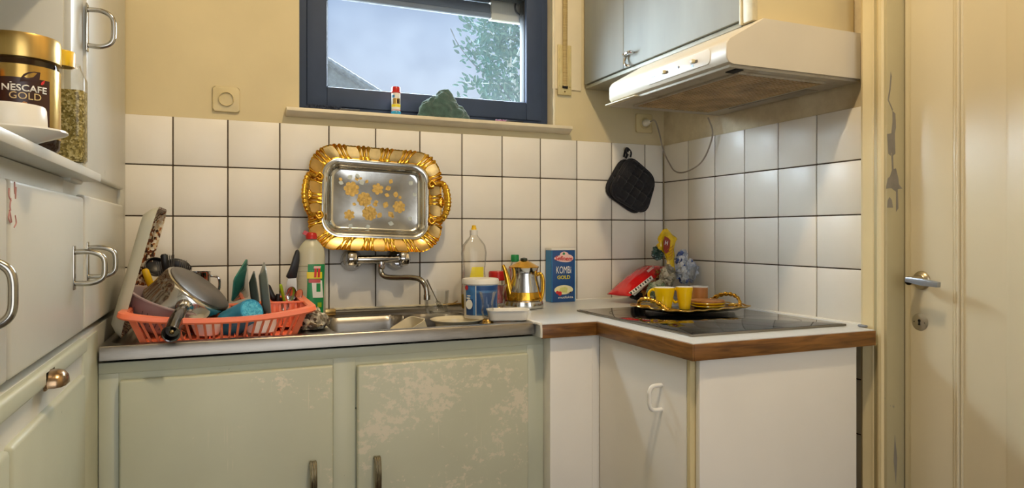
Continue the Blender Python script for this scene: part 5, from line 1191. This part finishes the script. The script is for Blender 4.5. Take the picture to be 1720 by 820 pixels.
bm = B(); prism(bm, [(-.020, -.010), (.014, -.012), (.016, .006), (.004, .010), (-.016, .006)], 0, .0005, kf(486.5)); obj('butter_block', bm, pm('butter_print', '#cfd283', .4, var=.1, vs=40), fb)
bm = B(); disc(bm, .008, 18, kf(493) @ T(-.016, 0, .0006)); disc(bm, .006, 18, kf(491) @ T(-.026, 0, .0006)); obj('tomato_picture', bm, M['print_red'], fb)
bm = B(); prism(bm, [(.008, -.004), (.03, -.001), (.032, .006), (.026, .002), (.02, -.001)], .0006, .0009, kf(492)); obj('brown_picture', bm, M['label_dark'], fb)
text('lettering', 'mutfakta', Wk*.62, kf(499.5, .0572) @ T(.008, 0, 0), M['print_white'], fb, .0085)

# tumbler with fork in it at the back of the sink, knife rest
c = pt(733, 529, -.115); c.z = .8905; k = mpp(c)
gt = thing('drinking_glass', 'clear straight drinking glass with a fork in it behind the sink', 'glass', tuple(c))
h = at(733, 488, Y=-.115).z-c.z
bm = B(); lathe(bm, [(0, .001), (17*k, .001), (18.5*k, .003), (21.5*k, h), (20.8*k, h), (17.8*k, .012), (0, .010)], 48, T(*c)); obj('body', bm, M['glass'], gt)
a, b = pt(717, 470, -.135), pt(741, 528, -.112); b.z = max(b.z, .902); d = (b-a).normalized()
tf = thing('fork', 'steel fork leaning out of the straight drinking glass', 'fork', tuple(b))
bm = B(); tube(bm, [a, a+d*.02, a+d*.05, b-d*.03], [.0035, .0028, .0018, .0016], 8, flat=.6); obj('handle', bm, M['handle'], tf)
bm = B(); 
for i in range(4): s_ = (i-1.5)*.0045; tube(bm, [b-d*.034, b-d*.026+Vector((s_, 0, 0)), b+Vector((s_, 0, 0))], .0010, 6)
obj('tines', bm, M['handle'], tf)
c2 = pt(737, 532, -.185); c2.z = .8905
bm = B(); lathe(bm, [(0, .0), (.028, 0), (.034, .004), (.040, .018), (.0385, .018), (.032, .006), (0, .003)], 44, T(*c2)); solo('glass_bowl', bm, M['glass'], 'shallow clear glass bowl on the ledge behind the sink', 'bowl', tuple(c2))
a, b = pt(757, 521, -.03), pt(775, 512, -.02)
bm = B(); tube(bm, [(-.925, -.03, .907), (-.895, -.035, .908), (-.86, -.028, .907)], [.003, .004, .003], 8); tube(bm, [(-.91, -.045, .9065), (-.885, -.03, .911), (-.872, -.025, .917)], .002, 6); solo('scouring_wire', bm, M['brass'], 'tangled dark wire scrap at the wall behind the soap bottle', 'wire', (-.9, -.03, .9055))
# steel grater/box at left of basin ledge
# crockery in the sink bowls
q = Vector((-1.03, -.36, .76)); 
bm = B(); Ms = T(-1.075, -.345, .7665) @ Rz(.25) @ Matrix.Rotation(-.45, 4, 'Y')
R = []
for e, z in ((-.006, 0), (-.002, .002), (.006, .135), (.007, .138), (.004, .138), (-.001, .02), (-.006, .006)): R.append([Ms @ Vector((x, y, z)) for x, y in rrect(.066+2*e, .085+2*e, .016, 6)])
rings(bm, R, cap0=True, cap1=True); solo('storage_box', bm, M['cream_por'], 'cream plastic box tipped in the right sink bowl', 'box', tuple(Ms.translation))
q = Vector((-.975, -.335, .757)); bm = B(); lathe(bm, [(0, 0), (.038, 0), (.042, .004), (.066, .128), (.0795, .137), (.081, .139), (.078, .1395), (.064, .131), (.040, .010), (0, .006)], 56, T(*q)); solo('soup_bowl', bm, M['cream_por'], 'cream deep bowl with wide rim standing in right sink bowl', 'bowl', tuple(q))
q = pt(556, 535, -.055); bm = B(); box(bm, (q.x-.05, -.075, .8925), (q.x+.012, -.035, .912), .002); box(bm, (q.x-.046, -.071, .911), (q.x+.008, -.039, .9125), 0); solo('soap_tray', bm, M['brass'], 'small grubby metal tray on the ledge beside the green-label bottle', 'tray', (q.x-.02, -.055, .8925))

# ================================================================== TRAY OF CUPS ON THE HOB
tc0 = Vector((-.252, -.497, .9068)); tr = Rz(math.radians(7))
Mq = T(*tc0) @ tr
ht = thing('serving_tray', 'low gilt-edged silver serving tray of cups standing on the black hob', 'tray', tuple(tc0))
TW, TH = .168, .126
def ring2(e, z, wav=0):
    return [Mq @ Vector((x*(1+wav*.012*math.cos(18*2*PI*i/240)), y*(1+wav*.018*math.cos(18*2*PI*i/240)), z+wav*.0012*math.cos(18*2*PI*i/240+1))) for i, (x, y) in enumerate(rsh(TW-e, TH-e, max(.012, .062-e), 240))]
bm = B(); V = rings(bm, [ring2(.046, .0004), ring2(.036, .002), ring2(.018, .010), ring2(.003, .0135, 1), ring2(0, .015, 1), ring2(.003, .0158, 1), ring2(.020, .0125), ring2(.034, .0045), ring2(.044, .0032)]); bm.faces.new(V[0]); bm.faces.new(V[-1]); obj('dish', bm, M['silver'], ht)
bm = B(); R = ring2(.0012, .0152, 1); tube(bm, R+[R[0]], .0027, 8, caps=False); obj('gilt_edge', bm, M['pale_gold'], ht)
for sg in (-1, 1):
    bm = B(); pp = path([(sg*.150, -.066, .014), (sg*.160, -.060, .022), (sg*.170, -.040, .036), (sg*.174, -.014, .043), (sg*.174, .014, .043), (sg*.170, .040, .036), (sg*.160, .060, .022), (sg*.150, .066, .014)], 8); n = len(pp)
    tube(bm, [Mq @ q for q in pp], [.0045+.0035*abs(math.sin(i*.55)) for i in range(n)], 12, flat=.75)
    for e in (0, -1):
        for a in range(3): tube(bm, [Mq @ q for q in path([pp[e], pp[e]+Vector((-sg*.014, (-1 if e == 0 else 1)*.010*(a-1), .001)), pp[e]+Vector((-sg*.026, (-1 if e == 0 else 1)*.022*(a-1), -.001))], 5)], [.0045]*5+[.004]*5+[.002], 8)
    obj('handle', bm, M['gold'], ht)
def mug(px, py0, py1, rpx, Y0, label, handle=True):
    c = at(px, py1, Z=.9112); c.z = .9105; k = mpp(c); h = (py1-py0)*k*1.0; r = rpx*k
    t = thing('espresso_cup', label, 'cup', tuple(c), 'yellow cups on the hob tray')
    bm = B(); lathe(bm, [(0, .001), (r*.60, 0), (r*.66, .002), (r*.70, h*.2), (r*.86, h*.6), (r*.97, h*.9), (r, h), (r*.97, h+.0008), (r*.93, h*.985)], 44, T(*c)); obj('body', bm, M['yellow'], t)
    bm = B(); lathe(bm, [(r*.985, h+.0004), (r*.955, h+.0012), (r*.91, h*.97), (r*.80, h*.6), (r*.6, h*.1), (0, h*.08)], 44, T(*c)); obj('white_inside', bm, M['porcelain'], t)
    a = (math.atan2(CAM.y-c.y, CAM.x-c.x)-PI/2) if handle else math.atan2(c.y-CAM.y, c.x-CAM.x)-.1
    d = Vector((math.cos(a), math.sin(a), 0))
    bm = B(); tube(bm, path([c+d*r*.90+Vector((0, 0, h*.86)), c+d*r*1.18+Vector((0, 0, h*.90)), c+d*r*1.48+Vector((0, 0, h*.72)), c+d*r*1.40+Vector((0, 0, h*.46)), c+d*r*1.08+Vector((0, 0, h*.30)), c+d*r*.78+Vector((0, 0, h*.34))], 6), .0042, 10, flat=1.2); obj('handle', bm, M['yellow'], t)
mug(1116, 483, 519, 17.5, 0, 'yellow espresso cup with handle showing, left on the hob tray')
mug(1149.5, 482, 519, 14.2, 0, 'yellow espresso cup with handle hidden, beside the wooden pot')
c = at(1174, 505, Y=-.425); c.z = .9125; k = mpp(c); h = at(1174, 480.5, Y=-.425).z-c.z; r = 14.5*k
wm = thing('wooden_pot', 'round wooden pot with white rim behind the cups on tray', 'pot', tuple(c))
bm = B(); lathe(bm, [(0, 0), (r*.95, 0), (r, .002), (r, h-.004)], 44, T(*c)); obj('body', bm, M['woodtan'], wm)
bm = B(); lathe(bm, [(r, h-.004), (r*1.02, h-.003), (r*1.02, h), (r*.9, h), (r*.9, .01), (0, .01)], 44, T(*c)); obj('white_rim', bm, M['porcelain'], wm)
c = at(1189, 517, Z=.9115)
def coaster(z, r, m, label, dx=0, h=.0098):
    q = Vector((c.x+dx, c.y, z)); bm = B(); lathe(bm, [(0, .0004), (r*.62, .0004), (r*.70, .001), (r*.97, h*.72), (r, h*.86), (r*.985, h), (r*.7, h*.55), (0, h*.45)] if m != 'woodtan' else [(0, 0), (r*.9, 0), (r, .0015), (r, h-.0015), (r*.97, h), (0, h)], 48, T(*q)); return solo('coaster' if m == 'woodtan' else 'saucer', bm, M[m], label, 'coaster' if m == 'woodtan' else 'saucer', tuple(q), 'saucers stacked on the hob tray')
rc = 28.5*mpp(c)
coaster(.9105, rc*.97, 'yellow', 'lower yellow saucer at the bottom of the stack on the hob tray')
coaster(.9200, rc*1.0, 'yellow', 'upper yellow saucer directly under the wooden coaster on the hob tray', -.002)
coaster(.9300, rc*.98, 'woodtan', 'round wooden coaster on top of the stacked yellow saucers', -.002, .0075)

# ================================================================== SNACK BAGS IN THE CORNER
def blob(bm, c, rad, seed, crumple=.35, M_=None, sub=5, freq=2.4, floor=None):
    t = bmesh.new(); bmesh.ops.create_icosphere(t, subdivisions=sub, radius=1); o = Vector((seed*1.7, seed*.9, seed*2.3))
    for v in t.verts:
        d = v.co.copy(); f = 1+crumple*(abs(noise.noise(d*freq+o))-.25)+crumple*.45*(abs(noise.noise(d*freq*2.7+o))-.2)
        v.co = Vector((d.x*rad[0]*f, d.y*rad[1]*f, d.z*rad[2]*f))
    if M_ is not None: t.transform(M_)
    t.transform(T(*c))
    if floor is not None:
        for v in t.verts: v.co.z = max(v.co.z, floor+.0006)
    add(bm, t)
film_y = pm('yellow_film', '#e2bd14', .2, var=.25, vs=30, coat=.5)
film_r = pm('red_film', '#d3171b', .2, var=.1, coat=.6)
film_b = speck('white_blue_film', ['#c9cdd6', '#aab4c6', '#4b62a4', '#dfe2e8', '#b9c3d4', '#c3c9d4'], 60, .2)
# red bag leaning on the bowl
a, b = at(1037, 497, Y=-.17), at(1103, 446, Y=-.10); L = (b-a).length; mid = a.lerp(b, .5)
rb_ = thing('snack_bag', 'red snack bag with white printed back leaning in the corner', 'bag', (mid.x, mid.y, .9005))
ux = (b-a).normalized(); n_ = ux.cross(Vector((-.10, 1, .10))).normalized()
Mr = frame(mid, n_, ux)
def pillow(u, v):                                            # u along, v across
    w_ = max(0, (1-abs(u)**3.0))*max(0, (1-abs(v)**2.4)); cr = .004*noise.noise((u*5, v*6, 2))*(.3+abs(u))
    return .025*w_**.8+cr*w_
bm = B()
for sg in (1, -1):
    nu, nv = 40, 28; V = [[bm.verts.new(Mr @ Vector((L/2*.97*(-1+2*i/nu), .058*(1-.10*abs(-1+2*i/nu)**4)*(-1+2*j/nv), sg*pillow(-1+2*i/nu, -1+2*j/nv)))) for j in range(nv+1)] for i in range(nu+1)]
    for i in range(nu):
        for j in range(nv): bm.faces.new((V[i][j], V[i+1][j], V[i+1][j+1], V[i][j+1]))
bmesh.ops.remove_doubles(bm, verts=bm.verts, dist=.0004); 
for v in bm.verts: v.co.z = max(v.co.z, .9012)
bd2 = obj('bag', bm, film_r, rb_, smooth=180)
def onbag(px, py, off):
    """press a printed point onto the bag as seen"""
    d = (at(px, py, Y=-.2)-CAM).normalized(); best = None; Mi = Mr.inverted()
    for s in range(400):
        q = CAM+d*(2.05+s*.0014); l = Mi @ q; u, v = l.x/(L/2*.97), l.y/.058
        if abs(u) < 1 and abs(v) < 1 and abs(l.z) <= pillow(u, v)+off: return q-d*.0008
    return at(px, py, Y=-.19)
def bagpatch(name, p00, p10, p11, p01, m, off, nu=12, nv=5):
    bm = B(); rows = []
    for j in range(nv+1):
        rows.append([onbag(*[(p00[k]*(1-i/nu)+p10[k]*i/nu)*(1-j/nv)+(p01[k]*(1-i/nu)+p11[k]*i/nu)*j/nv for k in (0, 1)], off) for i in range(nu+1)])
    rings(bm, rows, close=False); return obj(name, bm, m, bd2, recalc=False, smooth=0)
bagpatch('white_print', (1056, 492), (1094, 463), (1098, 469), (1066, 497), M['print_white'], .0006)
for k in range(9):
    f = k/9; x, y = 1058+f*36, 491-f*27.5; bagpatch('print_block', (x, y+.5), (x+2.2, y-1.2), (x+4.6, y+2.0), (x+2.4, y+3.8), M['print_grey'] if k % 2 else M['black'], .0014, 3, 3)
bagpatch('pink_print', (1086, 455), (1097, 446), (1099, 450), (1089, 458), M['print_pink'], .0006)
# glass bowl of sweets in the corner
c = at(1139, 485, Y=-.205); c.z = .9005; k = mpp(c); zr_ = at(1139, 448, Y=-.205).z-.9005; r = 31*k
gbw = thing('glass_bowl', 'clear glass bowl heaped with wrapped sweets in the corner', 'bowl', tuple(c))
bm = B(); lathe(bm, [(0, .001), (r*.5, .001), (r*.55, .006), (r*.80, zr_*.45), (r, zr_), (r*.98, zr_+.001), (r*.77, zr_*.45), (r*.5, .010), (0, .008)], 56, T(*c)); obj('bowl', bm, M['glass'], gbw)
# yellow wrapper standing in the bowl
q = at(1124, 412, Y=-.20)
yw = thing('sweet_wrapper', 'crumpled yellow sweet bag with red emblem sticking out of the glass bowl', 'sweet bag', (q.x, q.y, .915))
bm = B(); R = []; rows = [(385, 1117, 4), (389, 1118, 8), (394, 1119, 11), (398, 1121, 18), (402, 1122, 19), (407, 1120, 16), (412, 1118, 17), (418, 1119, 15), (423, 1123, 11), (430, 1125, 8), (438, 1126, 7), (446, 1126, 7), (456, 1127, 9)]
for i, (py, px, w_) in enumerate(rows):
    o = at(px, py, Y=-.20); R.append([o+Vector((w_*k*math.cos(a)*(1+.42*noise.noise((i*.7, math.cos(a)*2, math.sin(a)*2))), w_*k*.42*math.sin(a)*(1+.5*noise.noise((i*.9, math.cos(a)*3, 5))), .006*noise.noise((i, math.cos(a)*2, 9)))) for a in [2*PI*j/48 for j in range(48)]])
rings(bm, R, cap0=True, cap1=True); ybody = obj('film', bm, film_y, yw, smooth=60)
bm = B(); o = at(1119, 411, Y=-.223); 
prism(bm, [((x-1119)*k, -(y-411)*k) for x, y in ((1116, 397), (1123, 400), (1127, 404), (1126, 414), (1123, 424), (1118, 426), (1114, 420), (1113, 408))], 0, .0012, FRONT(o)); em = obj('red_emblem', bm, pm('dark_red_print', '#8f2a1a', .4), ybody)
text('lettering', 'H', .012, FRONT(o+Vector((-.000, -.0013, .006))) @ Rz(-.2), M['print_white'], ybody, .016, bold=.03)
bm = B()
for i in range(5): tube(bm, path([at(1121+i*.9, 419+i*4.5, Y=-.226), at(1126+i*.6, 417+i*4.5, Y=-.224), at(1131-i*.4, 413+i*4.5, Y=-.214)], 4), .0012, 6)
obj('orange_stripes', bm, pm('orange_print', '#c9761a', .4), ybody)
# other wrappers
def bag(name, label, px, py, Y, rx, rz, ry, seed, m, crumple=.4, rot=0, cat='sweet bag', floor=None, freq=2.4):
    q = at(px, py, Y=Y); k2 = mpp(q); bm = B(); blob(bm, q, (rx*k2, ry, rz*k2), seed, crumple, Matrix.Rotation(rot, 4, 'Y'), floor=floor, freq=freq)
    return solo(name, bm, m, label, cat, (q.x, q.y, floor or q.z-rz*k2), smooth=50)
bag('sweet_bag', 'blue and white crinkled sweet bag filling the right half of glass bowl', 1152, 455, -.205, 18, 21, .036, 3, film_b, .5)
bag('sweet_wrapper', 'twisted blue-white wrapper end standing above the blue bag', 1145, 432, -.19, 9, 13, .016, 5, film_b, .6, .5)
bag('sweet_wrapper', 'dark green foil wrapper at left of the yellow sweet bag', 1105, 425, -.185, 10, 12, .020, 8, pm('dark_green_foil', '#21463f', .22, var=.4, vs=40, coat=.5), .5, .3)
bag('sweet_bag', 'clear crinkled bag of pale sweets in the left half of glass bowl', 1122, 462, -.215, 13, 16, .028, 11, speck('pale_mixed_sweets', ['#b9b09a', '#8d8675', '#d5cdb8', '#a59a80', '#77705f'], 75, .25), .5)
bag('snack_bag', 'brown and gold foil packet behind the red bag', 1093, 476, -.16, 10, 25, .022, 14, speck('brown_gold_foil', ['#7a3a1a', '#a86a2c', '#4a2414', '#c29546', '#8c2b1d'], 70, .25), .4, .55)
bag('snack_bag', 'grey-green plastic bag on the worktop behind the left cup', 1104, 487, -.27, 17, 15, .030, 17, speck('grey_green_film', ['#7c8a72', '#55694f', '#a0a491', '#3d5a41', '#8b8f7d'], 55, .3), .45, 0, floor=.9075)
bag('snack_bag', 'dark crumpled packet lying under the red bag', 1072, 496, -.13, 14, 8, .03, 20, pm('near_black_film', '#1d1b18', .3, var=.4), .45, 0, floor=.9005)
bag('sweet_wrapper', 'small dark blue wrapper right of the glass bowl', 1174, 468, -.17, 5, 8, .012, 23, pm('dark_blue_film', '#2c3a5e', .3, var=.5, vs=60), .5, floor=.93)

# ================================================================== OUTSIDE THE WINDOW
TY = 4.2
def opt(x, y, dy=0): return at(x, y, Y=TY+dy)
tree = thing('garden_tree', 'leafy garden tree with pale forked trunk outside the window', 'tree', tuple(opt(866, 330)))
bm = B()
def limb(pts, r0, r1, dy=0):
    pp = path([opt(x, y, dy) for x, y in pts], 6); n = len(pp); tube(bm, pp, [r0+(r1-r0)*i/(n-1) for i in range(n)], 8)
limb([(868, 420), (867, 300), (868, 170), (864, 140), (857, 117)], .035, .024)
limb([(857, 117), (848, 95), (836, 68), (826, 40), (818, 5)], .021, .009, .02)
limb([(857, 117), (858, 85), (857, 45), (855, -10)], .017, .008, -.02)
limb([(857, 119), (866, 100), (877, 75), (890, 45)], .015, .008, .03)
limb([(848, 95), (830, 92), (805, 80), (785, 60)], .008, .003, .05); limb([(864, 140), (830, 140), (800, 140), (782, 138)], .008, .003, -.05); limb([(836, 68), (820, 50), (800, 40), (784, 36)], .006, .003)
obj('trunk', bm, M['bark'], tree)
bm = B(); k = mpp(opt(830, 100))
def leaf3(c, d, L, wd, nrm):
    d = d.normalized(); s = d.cross(nrm).normalized()*wd; n_ = s.cross(d).normalized()*wd*.35
    v = [bm.verts.new(q) for q in (c, c+d*L*.3+s+n_, c+d*L*.7+s*.85+n_, c+d*L, c+d*L*.7-s*.85+n_, c+d*L*.3-s+n_, c+d*L*.5)]
    for f in ((0, 1, 6), (1, 2, 6), (2, 3, 6), (3, 4, 6), (4, 5, 6), (5, 0, 6)): bm.faces.new([v[i] for i in f])
rnd = random.Random(4)
def spray(x, y, n, spread, ang=None):
    for _ in range(n):
        c = opt(x+rnd.gauss(0, spread), y+rnd.gauss(0, spread), rnd.uniform(-.25, .3)); a = (ang if ang is not None else rnd.uniform(0, 2*PI))+rnd.gauss(0, .6)
        leaf3(c, Vector((math.cos(a), rnd.uniform(-.5, .5), math.sin(a))), rnd.uniform(8, 14)*k, rnd.uniform(1.6, 2.6)*k, Vector((rnd.uniform(-.5, .5), -1, rnd.uniform(-.5, .5))))
for x, y in ((783, 35), (786, 45), (792, 33), (785, 55), (800, 30), (795, 50), (812, 32)): spray(x, y, 6, 5, 2.7)
for x, y in ((783, 75), (790, 80), (786, 90), (795, 95), (798, 112), (800, 102), (805, 90)): spray(x, y, 6, 6, 2.6)
for x, y in ((782, 135), (788, 140), (796, 142), (790, 150), (805, 145), (786, 160)): spray(x, y, 6, 5, 2.2)
for _ in range(420):
    x = rnd.uniform(805, 900); y = rnd.uniform(-20, 190)
    if x < 815 and 112 < y < 132: continue
    spray(x, y, 5, 7)
obj('leaves', bm, M['leaf'], tree, kind='stuff', smooth=0)
bm = B(); tube(bm, path([opt(757, 48), opt(766, 68), opt(778, 86), opt(800, 112), opt(846, 150), opt(866, 190)], 5), .006, 6)
obj('bare_twig', bm, pm('dark_twig', '#5d6068', .8), tree, label='thin bare twig')
# neighbour's roof edge
RYY = 6.5; p0, p1 = at(500, 72, Y=RYY), at(660, 172, Y=RYY); k = mpp(p0)
nr_ = thing('neighbour_roof', 'grey tiled roof edge of a neighbouring house low in the window', 'roof', tuple(at(560, 200, Y=RYY)))
d = (p1-p0).normalized(); up = Vector((-d.z, 0, d.x)); bm = B(); Lr = (p1-p0).length
n = 16
for j in range(7):                                           # stepped courses of pantiles running up the verge
    for i in range(n):
        o = p0+d*(Lr*i/n)+Vector((0, .18*j, .0))
        tube(bm, [o+Vector((0, -.01, .01)), o+d*(Lr/n*1.15)+Vector((0, -.01, -.006))], [.045, .052], 8)
obj('verge_tiles', bm, M['rooftile'], nr_)
bm = B(); q = [p0, p1, p1+Vector((0, 0, -2.2)), p0+Vector((0, 0, -3.2))]; A_ = [bm.verts.new(v+Vector((0, .03, -.02))) for v in q]; Bv = [bm.verts.new(v+Vector((0, 3.0, -.02))) for v in q]
bm.faces.new(A_); bm.faces.new(Bv[::-1])
for i in range(4): bm.faces.new((A_[i], A_[(i+1) % 4], Bv[(i+1) % 4], Bv[i]))
obj('gable', bm, pm('pale_weathered_gable', '#70757a', .85, var=.25, vs=14), nr_)
